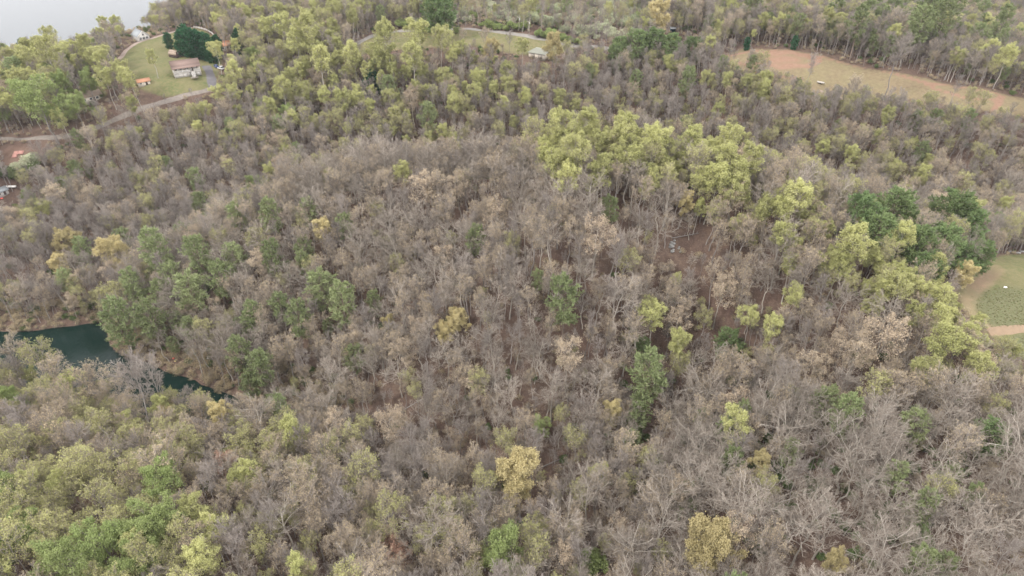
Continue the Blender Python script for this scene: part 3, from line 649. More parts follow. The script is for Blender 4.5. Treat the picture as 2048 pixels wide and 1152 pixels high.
for a in [
 (1425,1112,'A',112,'dense golden tan leafed round tree beside bare crooked oaks'), (1668,1128,'A',52,'small golden leafed tree among bare crooked oaks beyond the round golden tree'),
 (1040,965,'A',96,'golden yellow leafed tree at the mouth of the brown gully'), (1010,890,'O',70,None), (1525,932,'A',46,'small amber leafed tree beside the laurel covered slope'),
 (885,665,'A',40,'orange amber tree on the brown slope, left one of a touching pair'), (912,645,'A',46,'orange amber tree on the brown slope, right one of a touching pair'),
 (776,648,'A',32,'little yellow amber tree on the open brown slope'), (222,515,'A',66,'round golden green tree standing above the cove inlet'),
 (805,350,'Y',54,'lone yellow leafed tree on the wooded crest'), (1190,478,'K',80,'broad pale tan leafed tree below the crest'), (1770,670,'K',92,'broad pinkish budded tree near the grass field'),
 (1720,705,'K',80,'pinkish budded tree touching a broad pinkish one'), (1630,738,'K',62,'small pinkish budded tree above the laurel slope'), (130,490,'A',50,'tan yellow tree above the round golden green tree'),
 (128,530,'A',40,None), (1365,405,'A',36,'orange tinted tree on the crest'), (1320,35,'A',50,'orange yellow tree behind the teal shed'),
 (28,440,'K',40,None), (400,480,'K',50,None), (380,630,'K',46,None), (440,620,'K',40,None), (640,165,'K',34,None), (825,205,'K',42,'pinkish budded tree in the valley below the meadow'),
 (85,205,'G',96,'large vivid green leafed tree beside the gravel road'), (1000,1105,'G',92,'vivid green tree on the near rise beside the golden tree'),
 (300,1050,'G',100,None), (215,1085,'G',100,None), (130,1125,'G',110,None), (270,1130,'G',90,None), (60,1000,'O',90,None), (20,1100,'O',100,None), (190,1010,'O',90,None),
 (1190,1125,'E',70,'bright green leafy shrub in the gully below bare oaks'), (510,372,'G',38,'bright green tree at the edge of the dark ravine'), (545,352,'Y',36,'yellow green tree at the edge of the dark ravine'),
 (1080,852,'G',38,'small fresh green tree in the gully'), (1308,640,'Y',74,'large yellow leafed tree beside the dirt track'), (1345,695,'Y',66,'yellow green tree below the large yellow one beside the dirt track'),
 (1350,565,'Y',34,None), (1222,830,'A',46,'narrow golden tree in front of the paired pines'), (1355,745,'O',60,None), (285,365,'Y',36,None), (1500,645,'Y',60,None), (1550,660,'Y',60,None), (1470,455,'Y',56,None),
 (440,835,'A',50,None), (335,835,'A',44,None), (370,880,'O',60,None), (60,760,'Y',50,None), (115,770,'Y',44,None), (1950,655,'Y',54,'yellow leafed tree at the corner of the grass field'),
 (1870,690,'Y',90,'wide yellow green tree between pinkish trees and the grass field'), (2030,715,'Y',40,None), (2000,700,'O',50,None),
 (1300,755,'P',66,'large soft green pine, upper one of a pair in the gully'), (1275,835,'P',48,'smaller soft green pine, lower one of a pair in the gully'), (1130,600,'P',66,'tall pine on the middle of the brown slope'),
 (710,718,'P',42,'lone pine low on the brown slope above the gully head'), (680,605,'P',52,None), (640,585,'P',58,None), (236,640,'P',62,'pine leaning over the cove at the tip of the point'), (310,632,'P',58,'pine on the point next to the pine over the cove'),
 (322,500,'P',50,None), (372,580,'P',60,None), (400,500,'P',56,None), (470,520,'P',46,None), (540,515,'P',40,None), (560,620,'P',46,None), (590,640,'P',50,None), (600,500,'P',40,None), (480,700,'P',44,None), (505,770,'P',40,None),
 (430,560,'P',50,None), (340,560,'P',50,None), (565,822,'P',40,'fresh green pine where the cove ends'), (950,480,'P',44,'lone green pine below the crest'), (1220,418,'P',36,'dark narrow pine on the crest'), (690,455,'P',38,None), (545,430,'P',40,None), (480,430,'P',38,None),
 (1075,560,'P',30,None), (1460,690,'D',56,'leaning vivid green evergreen beside the dirt track'), (1282,690,'D',34,'small green evergreen under the large yellow tree'), (1320,935,'P',36,None), (1985,880,'D',70,'green evergreen beside bare oaks below the grass field'), (1650,805,'P',60,None), (1690,830,'P',56,None), (1580,910,'P',46,None), (1470,930,'P',50,None), (1830,1060,'D',50,None), (1790,960,'P',44,None), (1900,960,'P',44,None),
 (1725,430,'D',74,'broad dark green evergreen in the clump beside the grass field'), (1790,420,'D',80,'broad dark green evergreen in the clump beside the grass field'), (1760,470,'D',74,'broad dark green evergreen in the clump beside the grass field'), (1835,495,'D',76,'broad dark green evergreen in the clump beside the grass field'), (1895,425,'D',84,'broad dark green evergreen in the clump beside the grass field'), (1935,450,'D',70,'broad dark green evergreen in the clump beside the grass field'), (1890,490,'D',76,'broad dark green evergreen in the clump beside the grass field'), (1850,540,'D',66,'broad dark green evergreen in the clump beside the grass field'), (1955,510,'D',56,'broad dark green evergreen in the clump beside the grass field'), (1815,455,'D',60,'broad dark green evergreen in the clump beside the grass field'), (1925,520,'D',56,'broad dark green evergreen in the clump beside the grass field'),
 (1925,545,'A',44,'rusty tan leafed tree at the dark evergreens beside the grass field'), (2000,420,'Y',50,'yellow green tree behind the dark evergreens'),
 (868,22,'D',56,'dark green tree behind the country road'), (892,24,'D',50,None), (1505,130,'P',26,'pine at the edge of the dirt field'), (742,160,'C',28,None), (1795,110,'T',60,None),
 (1240,95,'D',36,None), (1275,88,'D',46,None), (1310,85,'D',46,None), (1345,95,'D',46,None), (1385,98,'D',40,None), (1230,110,'D',36,None), (1420,48,'P',24,None),
 (1500,15,'P',36,None), (1720,45,'P',36,None), (1850,25,'P',50,None), (1890,35,'P',50,None), (1840,50,'P',50,None), (2010,45,'P',36,None), (1590,82,'C',13,None), (1495,84,'C',11,None), (1900,15,'P',50,None),
 (100,78,'Y',40,None), (100,110,'Y',60,None), (180,95,'Y',50,None), (60,120,'Y',46,None), (45,165,'Y',44,None), (205,130,'Y',44,None), (240,145,'Y',44,None), (130,165,'G',44,None), (150,210,'G',46,None), (270,165,'Y',50,None), (130,245,'Y',40,None), (215,165,'Y',50,None), (175,160,'G',36,None), (20,185,'K',40,None),
 (305,118,'Y',34,'yellow tree standing on the lawn beside the white porched house'), (515,115,'G',36,None), (458,150,'Y',44,None), (440,195,'Y',40,None), (410,225,'Y',36,None),
 (560,185,'Y',50,None), (590,90,'Y',60,None), (640,130,'Y',60,None), (620,60,'Y',60,None), (560,60,'Y',56,None), (600,190,'Y',46,None), (585,245,'Y',36,None), (470,95,'Y',30,None),
 (710,120,'Y',54,None), (780,90,'Y',70,None), (840,80,'Y',70,None), (880,85,'Y',56,None), (820,125,'Y',60,None), (900,115,'Y',44,None), (760,125,'Y',50,None), (785,155,'Y',40,None), (890,165,'Y',46,None), (950,190,'Y',40,None), (905,195,'Y',36,None), (985,185,'Y',40,None), (1050,200,'Y',40,None), (980,100,'A',34,None), (1045,100,'Y',40,None), (1110,95,'A',40,'orange tinted tree beside the sage roofed barn'), (1110,205,'Y',40,None),(870,190,'Y',36,None),(1010,215,'Y',36,None),
 (1120,290,'Y',50,None), (1250,285,'Y',44,None), (1300,290,'Y',44,None), (1180,265,'Y',36,None), (1420,300,'Y',40,None), (1350,310,'Y',40,None), (1500,325,'Y',46,None), (1580,365,'Y',50,None), (1540,330,'Y',44,None), (1640,300,'Y',36,None), (1700,315,'Y',44,None), (1490,400,'Y',50,None), (1560,400,'Y',44,None), (1390,350,'Y',40,None), (1520,440,'Y',50,None), (1600,430,'Y',44,None),
 (1590,500,'Y',50,None), (1580,545,'Y',56,None), (1680,520,'Y',50,None), (1740,530,'Y',60,None), (1790,560,'Y',60,None), (1830,590,'Y',60,None), (1870,590,'Y',60,None), (1580,600,'Y',56,None), (1660,470,'Y',44,None), (1710,460,'Y',44,None), (1880,640,'Y',56,None), (1760,620,'Y',50,None), (1840,560,'Y',46,None), (1650,570,'O',50,None), (1700,570,'O',50,None),
 (1180,990,'B',110,'large pale bare oak with wide crown beside the gully'), (1690,610,'B',90,'large bare grey tree with fan of upright limbs near the crest'), (1780,640,'B',92,None), (235,925,'B',92,'large bare grey tree with upright limbs on the near rise'), (555,960,'B',90,None), (510,850,'B',90,'bare grey tree standing at the end of the cove'),
 (180,768,'H',90,None), (235,778,'H',90,None), (275,772,'T',80,None), (130,752,'H',90,None), (85,738,'O',80,None), (40,720,'H',80,None), (255,748,'T',70,None), (295,757,'T',70,None),
 (450,930,'R',70,'small russet leafed tree on the near rise above the cove end'), (805,1103,'R',70,'small russet leafed tree beside the golden gully tree'), (178,1005,'R',46,'small russet leafed tree among green trees on the near rise'),
 (1440,590,'K',68,'pale bare crowned tree above the dirt track'),
]: place(*a[:5])

def blob(u, v, cu, cv, ru, rv): return np.exp(-((u - cu) / ru) ** 2 - ((v - cv) / rv) ** 2)
CODES = 'BTHOYGAKPD'
def mix_at(u, v):
    """weights of the kinds for a crown seen at u, v"""
    w_ = dict(B=.25, T=.27, H=.33, O=.1, Y=.01, G=0, A=.002, K=.03, P=.01, D=0)
    def pull(k, **kw):
        for c in CODES: w_[c] = w_[c] * (1 - k) + kw.get(c, 0) * k
    if v < 300: pull(.9, T=.58, H=.12, O=.2, Y=.07, K=.01, P=.02)
    if u < 560 and 260 < v < 620: pull(.88, T=.7, H=.14, O=.1, K=.02, P=.02, B=.02)
    line = np.interp(u, [300, 500, 640, 800, 1000, 1300, 1500, 1700, 1900], [480, 400, 310, 280, 268, 285, 360, 470, 600])
    if v > line and v < 620 and u > 300: pull(.8, B=.46, H=.42, T=.04, K=.03, O=.05, A=.002)
    pull(min(1, 1.1 * blob(u, v, 470, 600, 190, 130)), B=.5, H=.15, P=.2, O=.13, K=.02)
    pull(min(1, blob(u, v, 1000, 680, 330, 190)), B=.46, H=.26, T=.23, K=.02, A=.002, P=.01)
    if u < 760 and v > np.interp(u, [0, 250, 500, 760], [690, 735, 830, 900]): pull(.95, H=.36, T=.26, O=.3, Y=.05, B=.03)
    pull(min(1, 1.1 * blob(u, v, 120, 1080, 330, 160)), O=.6, Y=.1, G=.05, H=.16, T=.09)
    if u > 1320 and v > 780: pull(.92, B=.82, H=.06, T=.04, K=.02, P=.04, O=.02)
    pull(blob(u, v, 800, 1050, 250, 130), H=.55, B=.22, O=.15, T=.08)
    pull(blob(u, v, 1750, 720, 260, 70), H=.45, B=.36, K=.07, O=.12)
    dl = abs(v - np.interp(u, [1050, 1250, 1400, 1550, 1700, 1850, 1980], [285, 290, 330, 400, 490, 580, 670]))
    lv = np.interp(u, [1050, 1250, 1400, 1550, 1700, 1850, 1980], [285, 290, 330, 400, 490, 580, 670])
    if 1080 < u < 1990: pull(.9 * math.exp(-(dl / ((64 if u < 1400 else 84) if v > lv else 26 + max(0, u - 1350) * .06)) ** 2), Y=.7, O=.2, H=.09, K=.01)
    pull(.8 * blob(u, v, 110, 150, 130, 70), Y=.5, G=.15, O=.2, H=.15)
    pull(.75 * blob(u, v, 600, 130, 120, 110), Y=.45, O=.32, T=.2, G=.03)
    pull(.7 * blob(u, v, 830, 140, 140, 60), Y=.45, O=.3, T=.25)
    pull(.8 * blob(u, v, 900, 240, 260, 50), T=.7, Y=.1, O=.16, H=.04)
    pull(.5 * blob(u, v, 1250, 180, 150, 50), T=.5, O=.36, Y=.04, H=.1)
    pull(.7 * blob(u, v, 1850, 20, 220, 50), T=.3, O=.2, P=.3, H=.2)
    pull(.6 * blob(u, v, 1750, 330, 300, 60), T=.45, O=.3, H=.15, Y=.1)
    return np.array([max(0, w_[c]) for c in CODES])

# scatter over the visible ground
SP = 3.4
cand = []
for j, yy in enumerate(np.arange(30, 660 * K, SP)):
    for xx in np.arange(-440 * K, 440 * K, SP):
        cand.append((xx + rng.uniform(-.47, .47) * SP + (j % 2) * SP / 2, yy + rng.uniform(-.47, .47) * SP))
cand = np.array(cand); cz = H(cand[:, 0], cand[:, 1])
uu, vv, dd = project(cand[:, 0], cand[:, 1], cz + 13)
keep = (uu > -130) & (uu < 2180) & (vv > -60) & (vv < 1330) & (cand[:, 1] > 30)
cand, cz, uu, vv = cand[keep], cz[keep], uu[keep], vv[keep]
free = np.ones(len(cand), bool)
X, Y = cand.T
for pg, mg in ((LAWN, 1), (LAWN2, 0), (MEADOW, .5), (DIRT, 1.5), (FIELD, 1.5), (CLEAR, 1.5), (JUNK, 0)): free &= poly_sd(X, Y, pg) < -mg
free &= poly_sd(X, Y, COVE) < -1.2; free &= poly_sd(X, Y, LAKE) < -2
for ln, wd_ in ((ROAD_A, 3.0), (ROAD_B, 3.5), (ROAD_C, 3), (ROAD_D, 3.5), (ROAD_E, 3), (TRACK, 1.2), (ROAD_F, 1.6)): free &= line_d(X, Y, ln) > wd_
ex = np.array([(s[0], s[1]) for s in SPOTS]); exr = np.array([PROTO[s[2]][s[5]][3] * s[3] * .36 for s in SPOTS])
for (ax, ay), r_ in zip(ex, exr): free &= (X - ax) ** 2 + (Y - ay) ** 2 > r_ ** 2
dens = np.full(len(X), .84)
dens -= .06 * np.array([blob(a, b_, 1000, 760, 330, 150) for a, b_ in zip(uu, vv)])
dens -= .03 * np.array([blob(a, b_, 1380, 640, 90, 120) for a, b_ in zip(uu, vv)])
dens -= .40 * np.array([blob(a, b_, 1750, 980, 350, 180) for a, b_ in zip(uu, vv)])
GULLY = hits([(640,848),(760,880),(880,912),(1000,955),(1120,985),(1250,950),(1300,870),(1380,780),(1430,700)])
RAVINE = [(a * K, b_ * K) for a, b_ in ((-172, 162), (-128, 152), (-105, 166), (-72, 182), (-30, 187), (10, 189), (50, 190), (100, 188))]
dens -= .45 * np.exp(-(line_d(X, Y, GULLY) / 5) ** 2) + .5 * np.exp(-(line_d(X, Y, RAVINE) / 9) ** 2)
# open scrub where the photo shows bushes instead of trees
SCRUB = hits([(880,60),(940,8),(1240,12),(1330,70),(1240,100),(1100,78),(1000,60)])
insc = poly_sd(X, Y, SCRUB) > 0
dens = np.where(insc, .12, dens)
free &= rng.random(len(X)) < dens
# nothing that the ridge hides wholly
OPEN = [   # parts of the photograph where ground, water or roofs show free of crowns, and how strictly
 ([(-300,-200),(370,-200),(340,0),(300,18),(262,40),(225,42),(160,72),(120,80),(90,72),(40,88),(-300,100)], 1),
 ([(246,118),(272,88),(320,76),(385,56),(432,76),(442,120),(430,150),(400,170),(330,176),(290,178),(262,168)], .97),
 ([(702,98),(755,68),(900,58),(1000,62),(1100,82),(1160,93),(1105,106),(1040,106),(1000,99),(930,88),(850,92),(770,100)], .93),
 ([(1450,112),(1480,98),(1560,98),(1640,110),(1760,142),(1880,168),(2060,200),(2060,222),(1900,198),(1760,170),(1640,144),(1520,134)], .88),
 ([(1908,592),(1925,562),(1990,516),(2060,504),(2130,510),(2130,700),(1995,686),(1972,660),(1932,625)], 1),
 ([(15,666),(60,664),(100,657),(205,646),(212,682),(150,690),(100,680),(50,671)], .97),
 ([(335,746),(400,766),(482,797),(476,803),(420,788),(350,763)], .97),
 ([(-20,270),(110,268),(190,248),(300,202),(420,176),(420,192),(300,220),(190,265),(110,286),(-20,288)], .5),
 ([(408,126),(450,126),(440,192),(415,192)], .9), ([(8,290),(82,288),(70,322),(12,326)], 1), ([(-20,362),(36,364),(30,404),(-20,404)], 1),
 ([(1036,86),(1110,86),(1110,118),(1036,118)], .9), ([(1330,46),(1400,46),(1400,72),(1330,72)], .95), ([(1328,478),(1376,476),(1376,504),(1328,504)], 1),
 ([(1415,560),(1440,615),(1458,690),(1432,762),(1408,742),(1424,680)], .2), ([(1625,156),(1666,160),(1664,180),(1628,174)], 1), ([(145,172),(210,168),(210,200),(150,204)], .8),
 ([(252,46),(302,46),(302,84),(252,84)], 1), ([(432,76),(474,76),(474,100),(432,100)], .9), ([(335,708),(365,708),(365,732),(335,732)], 1),
 ([(880,62),(960,50),(1240,60),(1300,90),(1240,104),(1100,82),(1000,66)], .6),
]
def blocks(x, y, z, h, wd_):
    hitp = np.zeros(len(x))
    for f in (.45, .6, .72, .84, .94, 1.0):
        for o_ in ((-.42, -.2, 0, .2, .42) if f < .9 else (0,)):
            a, b_, _ = project(x + o_ * wd_, y, z + h * f)
            for pg, pr in OPEN:
                q = np.array(pg); m_ = (a > q[:, 0].min()) & (a < q[:, 0].max()) & (b_ > q[:, 1].min()) & (b_ < q[:, 1].max())
                if m_.any(): hitp[m_] = np.maximum(hitp[m_], np.where(poly_sd(a[m_], b_[m_], pg) > 0, pr, 0))
    return hitp
KEEP = []
for q in SPOTS:
    p_ = PROTO[q[2]][q[5]]; a, b_, dp_ = project(q[0], q[1], float(H(q[0], q[1])) + p_[2] * q[3] * .72); q[4] and KEEP.append((float(a), float(b_), float(dp_), .34 * FPX * p_[3] * q[3] / float(dp_)))
def covers(x, y, z, h, wd_):
    """a crown that would stand in front of one of the named trees"""
    hp = np.zeros(len(x), bool); pu_, pv_, dp_ = project(x, y, z + h * .7); rc = .42 * wd_ * FPX / dp_; rv_ = .3 * h * cp * FPX / dp_
    for a, b_, d_, r_ in KEEP:
        hp |= (dp_ < d_ - .5) & (((pu_ - a) / (r_ * .9 + rc)) ** 2 + ((pv_ - b_) / (r_ * .8 + rv_)) ** 2 < 1)
    return hp
def seen(x, y, z):
    for f in (.2, .4, .6, .75, .86, .94):
        if z * f + CAM_Z * (1 - f) < H(x * f, y * f) + 4: return False
    return True
bl = {k: np.maximum(blocks(X, Y, cz, 17 * k, 7 * k), .5 * covers(X, Y, cz, 16 * k, 6.5 * k)) for k in (1.0, .72, .5)}
for i in np.where(free)[0]:
    x, y = cand[i]; lim = 9.0
    if rng.random() < bl[1.0][i]:
        if bl[.72][i] < .5: lim = .68
        elif bl[.5][i] < .5: lim = .48
        else: continue
    if not seen(x, y, cz[i] + 19): continue
    wts = mix_at(uu[i], vv[i]); c = CODES[rng.choice(len(CODES), p=wts / wts.sum())]
    s = float(np.clip(rng.normal(.96, .17), .55, 1.4))
    if rng.random() < .18: s *= .68
    s = min(s, lim * rng.uniform(.88, 1))
    SPOTS.append((x, y, c, s, None, int(rng.integers(len(PROTO[c])))))

SP2 = 5.6
gx_, gy_ = np.meshgrid(np.arange(-330 * K, 330 * K, SP2), np.arange(36, 330 * K, SP2))
px_ = (gx_ + rng.uniform(-.5, .5, gx_.shape) * SP2).ravel(); py_ = (gy_ + rng.uniform(-.5, .5, gx_.shape) * SP2).ravel(); pz_ = H(px_, py_); qu, qv, _ = project(px_, py_, pz_ + 4)
okq = (qu > -60) & (qu < 2110) & (qv > -20) & (qv < 1230) & (poly_sd(px_, py_, COVE) < -.8) & (poly_sd(px_, py_, LAKE) < -2)
for pg in (LAWN, LAWN2, MEADOW, DIRT, FIELD, CLEAR, JUNK): okq &= poly_sd(px_, py_, pg) < -1
for ln in (ROAD_A, ROAD_B, ROAD_C, ROAD_D, ROAD_E, TRACK, ROAD_F): okq &= line_d(px_, py_, ln) > 2.2
okq &= rng.random(len(px_)) > blocks(px_, py_, pz_, 8, 3)
N_BIG = len(SPOTS)
for i in np.where(okq)[0]:
    if not seen(px_[i], py_[i], pz_[i] + 7): continue
    if rng.random() < .15 * blob(qu[i], qv[i], 1000, 760, 330, 150) + .7 * blob(qu[i], qv[i], 1750, 1000, 380, 200): continue
    c = 'T' if rng.random() < .5 else ('H' if rng.random() < .8 else 'O')
    SPOTS.append((px_[i], py_[i], c, float(rng.uniform(.3, .55)), None, int(rng.integers(len(PROTO[c])))))

def region(u, v):
    if v < 120 and u > 1380: return 'beyond the red dirt field'
    if v < 62 and u > 560: return 'behind the country road'
    if v < 290 and u < 480: return 'around the lawn and gravel road' if v < 270 else 'below the gravel road'
    if u < 480 and v < 640 and v < 420 + (480 - u) * .5: return 'between the gravel road and the cove'
    if v < 265: return 'between the meadow and the wooded crest'
    if u > 1300 and v < 330 + (u - 1400) * .25: return 'in the hollow below the red dirt field'
    if u < 760 and v > np.interp(u, [0, 250, 500, 760], [690, 735, 830, 900]): return 'on the near rise facing the cove'
    if u > 1320 and v > 780: return 'on the laurel covered slope'
    if u < 700 and v > 400: return 'on the pine dotted point by the cove'
    if u > 1480 and v > 450: return 'near the grass field'
    if v > 860: return 'along the brown gully'
    if v > 560: return 'on the brown leaf littered slope'
    return 'along the wooded crest'

MARKS = [(1425,1112,'the dense golden round tree'),(1040,965,'the golden gully tree'),(890,655,'the paired orange amber trees'),(776,648,'the little yellow amber tree'),(222,515,'the round golden green tree'),
 (805,350,'the lone yellow crest tree'),(1190,478,'the broad pale tan tree'),(1750,690,'the broad pinkish trees'),(85,205,'the large vivid green tree'),(1000,1105,'the vivid green near tree'),(1308,660,'the large yellow track tree'),
 (1290,790,'the paired gully pines'),(1130,600,'the tall slope pine'),(710,718,'the lone low pine'),(236,640,'the pine over the cove'),(565,822,'the pine at the cove end'),(950,480,'the lone crest pine'),(1460,690,'the leaning vivid evergreen'),
 (1985,880,'the evergreen below the field'),(1820,460,'the dark evergreen clump'),(2000,600,'the grass field'),(1348,490,'the boulder outcrop'),(376,130,'the porched house'),(275,65,'the grey lake house'),(1075,100,'the sage roofed barn'),
 (1345,60,'the teal shed'),(1540,110,'the red dirt loop'),(1950,185,'the far dirt loop'),(740,85,'the meadow end'),(900,60,'the country road bend'),(510,365,'the bright green ravine tree'),(110,680,'the wide cove water'),(420,785,'the narrow cove water'),
 (180,185,'the tan roofed house'),(20,385,'the grey boat shed'),(40,308,'the red slabs'),(1180,990,'the large pale bare oak'),(1525,932,'the small amber slope tree'),(235,925,'the large bare rise tree'),(1640,168,'the flat trailer'),(1700,610,'the fan limbed bare tree'),
 (640,840,'the gully head'),(1425,600,'the top of the dirt track'),(230,240,'the gravel road bend'),(440,150,'the parked cars'),(1100,860,'the small fresh green tree')]
def whereabouts(u, v, x, y):
    d = [math.hypot(u - a, (v - b_) * 1.5) for a, b_, _ in MARKS]; k = int(np.argmin(d)); a, b_, nm = MARKS[k]
    if d[k] < 60: return 'beside ' + nm
    if d[k] > 260: return None
    if abs(v - b_) * 1.5 > abs(u - a): return ('behind ' if v < b_ else 'before ') + nm
    return 'away from ' + nm if d[k] > 140 else 'near ' + nm
sx = np.array([(s[0], s[1]) for s in SPOTS]); sz = H(sx[:, 0], sx[:, 1]); su, sv, sdp = project(sx[:, 0], sx[:, 1], sz + 12)
inview = (su > -60) & (su < 2108) & (sv > -30) & (sv < 1240)
LIM = 290
rest = {}
protoT = {c: [] for c in PROTO}
order = sorted(range(len(SPOTS)), key=lambda i: (SPOTS[i][4] is None, i >= N_BIG, not inview[i], sdp[i]))
count = {}
LABN = {}
for q in SPOTS: LABN[q[4]] = LABN.get(q[4], 0) + 1
def tree_object(i, label):
    x, y, c, s, _, var = SPOTS[i]; p = PROTO[c][var]
    rz = random.uniform(0, 6.283)
    r = empty(NAME[c], (x, y, float(sz[i])), rz, label, 'shrub' if c in 'LWSE' else 'tree')
    r.rotation_euler = (random.gauss(0, .05), random.gauss(0, .05), rz)
    sxy = s * random.uniform(.93, 1.07); r.scale = (sxy, sxy, s)
    for nm, me in (('stems' if c in 'LWSE' else 'trunk', p[0]), ('crown', p[1])):
        o = bpy.data.objects.new(nm, me); COL.objects.link(o); o.parent = r
    return r
for i in order:
    c = SPOTS[i][2]
    if (count.get(c, 0) < LIM and inview[i]) or SPOTS[i][4]:
        count[c] = count.get(c, 0) + 1
        rg = region(su[i], sv[i])
        rg = whereabouts(su[i], sv[i], *SPOTS[i][:2]) or rg
        size = 'small ' if SPOTS[i][3] < .76 else 'big ' if SPOTS[i][3] > 1.08 else ''
        lab = SPOTS[i][4] or f'{size}{LOOK[c]} {rg}'
        r = tree_object(i, lab)
        if SPOTS[i][4] and LABN[SPOTS[i][4]] > 1: r['group'] = 'evergreens clumped beside the grass field'
        if not SPOTS[i][4]: r['group'] = f'{size}{NAME[c].replace("_", " ")}s {rg}'
    else: rest.setdefault(c, []).append(i)

# ------------------------------------------------------------------ the rest of the wood: one object per kind, copies spread by geometry nodes
def scatter(name, code, pts, label, cat):
    """pts: x, y, z, rot z, scale, variant"""
    colls = []
    for part in (0, 1):
        cl = bpy.data.collections.new(f'{name}_source_{part}')
        for k, p in enumerate(PROTO[code]):
            cl.objects.link(bpy.data.objects.new(f'{name}_{part}_{k}', p[part]))
        colls.append(cl)
    P = np.array(pts, float); me = bpy.data.meshes.new(name); me.vertices.add(len(P)); me.vertices.foreach_set('co', P[:, :3].astype(np.float32).ravel())
    a = me.attributes.new('rot', 'FLOAT_VECTOR', 'POINT'); rv = np.zeros((len(P), 3), np.float32); rv[:, 2] = P[:, 3]; rv[:, :2] = rng.normal(0, .05, (len(P), 2)); a.data.foreach_set('vector', rv.ravel())
    a = me.attributes.new('scl', 'FLOAT', 'POINT'); a.data.foreach_set('value', P[:, 4].astype(np.float32))
    a = me.attributes.new('var', 'INT', 'POINT'); a.data.foreach_set('value', P[:, 5].astype(np.int32))
    o = bpy.data.objects.new(name, me); COL.objects.link(o)
    ng = bpy.data.node_groups.new(name, 'GeometryNodeTree')
    ng.interface.new_socket('Geometry', in_out='INPUT', socket_type='NodeSocketGeometry'); ng.interface.new_socket('Geometry', in_out='OUTPUT', socket_type='NodeSocketGeometry')
    n = ng.nodes; gi = n.new('NodeGroupInput'); go = n.new('NodeGroupOutput'); jn = n.new('GeometryNodeJoinGeometry')
    def attr(nm, dt):
        q = n.new('GeometryNodeInputNamedAttribute'); q.data_type = dt; q.inputs['Name'].default_value = nm; return q.outputs['Attribute']
    ar, as_, av = attr('rot', 'FLOAT_VECTOR'), attr('scl', 'FLOAT'), attr('var', 'INT')
    for cl in colls:
        ci = n.new('GeometryNodeCollectionInfo'); ci.inputs['Collection'].default_value = cl; ci.inputs['Separate Children'].default_value = True; ci.inputs['Reset Children'].default_value = True
        ip = n.new('GeometryNodeInstanceOnPoints'); ip.inputs['Pick Instance'].default_value = True
        ng.links.new(gi.outputs[0], ip.inputs['Points']); ng.links.new(ci.outputs[0], ip.inputs['Instance']); ng.links.new(av, ip.inputs['Instance Index'])
        ng.links.new(ar, ip.inputs['Rotation']); ng.links.new(as_, ip.inputs['Scale']); ng.links.new(ip.outputs[0], jn.inputs[0])
    ng.links.new(jn.outputs[0], go.inputs[0])
    md = o.modifiers.new('spread', 'NODES'); md.node_group = ng
    return tag(o, label, cat, None, 'stuff')
MASS = dict(B='distant_bare_oaks', T='distant_bare_wood', H='distant_budding_wood', O='distant_olive_wood', Y='distant_yellow_wood', G='distant_green_wood', A='distant_amber_wood',
            K='distant_pink_wood', P='distant_pines', D='distant_evergreens')
for c, ids in rest.items():
    pts = [(SPOTS[i][0], SPOTS[i][1], sz[i], rng.uniform(0, 6.283), SPOTS[i][3], SPOTS[i][5]) for i in ids]
    scatter(MASS.get(c, 'distant_wood'), c, pts, f'mass of more distant trees, each a {LOOK[c]}', 'woodland')

# understory: laurel and twiggy brush nobody could count
und = {'L': [], 'S': []}
n_try = 52000
ux = rng.uniform(-330 * K, 330 * K, n_try); uy = rng.uniform(35, 430 * K, n_try); uz = H(ux, uy); pu, pv, _ = project(ux, uy, uz)
okk = (pu > -60) & (pu < 2110) & (pv > -20) & (pv < 1240) & (poly_sd(ux, uy, COVE) < -.6) & (poly_sd(ux, uy, LAKE) < -2)
for pg in (LAWN, MEADOW, DIRT, FIELD, CLEAR, JUNK): okk &= poly_sd(ux, uy, pg) < 0
for ln in (ROAD_A, ROAD_B, ROAD_C, ROAD_D, ROAD_E, TRACK, ROAD_F): okk &= line_d(ux, uy, ln) > 2.2
clump = vnoise(ux, uy, 14, 21)
for i in np.where(okk)[0]:
    u, v = pu[i], pv[i]
    lw = .05 + 1.1 * blob(u, v, 1740, 980, 340, 190) + .5 * blob(u, v, 480, 640, 190, 120) + .3 * blob(u, v, 120, 600, 200, 90) + .12 * (v < 320) + .25 * blob(u, v, 100, 1080, 300, 120)
    lw *= 1.6 * clump[i] if lw < .9 else 1
    r_ = rng.random()
    if r_ < lw * .8: und['L'].append((ux[i], uy[i], uz[i] - .1, rng.uniform(0, 6.28), rng.uniform(.55, 1.25), int(rng.integers(4))))
    elif r_ < lw * .8 + (.6 if v < 330 else .28 + .4 * blob(u, v, 1050, 740, 330, 160)): und['S'].append((ux[i], uy[i], uz[i] - .1, rng.uniform(0, 6.28), rng.uniform(.6, 1.3), int(rng.integers(3))))
bx = rng.uniform(-275 * K, 17 * K, 50000); by = rng.uniform(50 * K, 275 * K, 50000); bs = poly_sd(bx, by, COVE); nb_ = 0
for i in np.where((bs < .4) & (bs > -12))[0]:
    und['S'].append((bx[i], by[i], float(H(bx[i], by[i])) - .15, rng.uniform(0, 6.28), rng.uniform(.7, 1.7), int(rng.integers(3))))
    if rng.random() < .08: und['L'].append((bx[i] + 1, by[i], float(H(bx[i] + 1, by[i])) - .1, rng.uniform(0, 6.28), rng.uniform(.5, 1.1), int(rng.integers(4))))
scatter('laurel_undergrowth', 'L', und['L'], 'dark green laurel undergrowth below the bare trees', 'undergrowth')
scatter('twig_undergrowth', 'S', und['S'], 'brown twiggy undergrowth on the leaf litter', 'undergrowth')

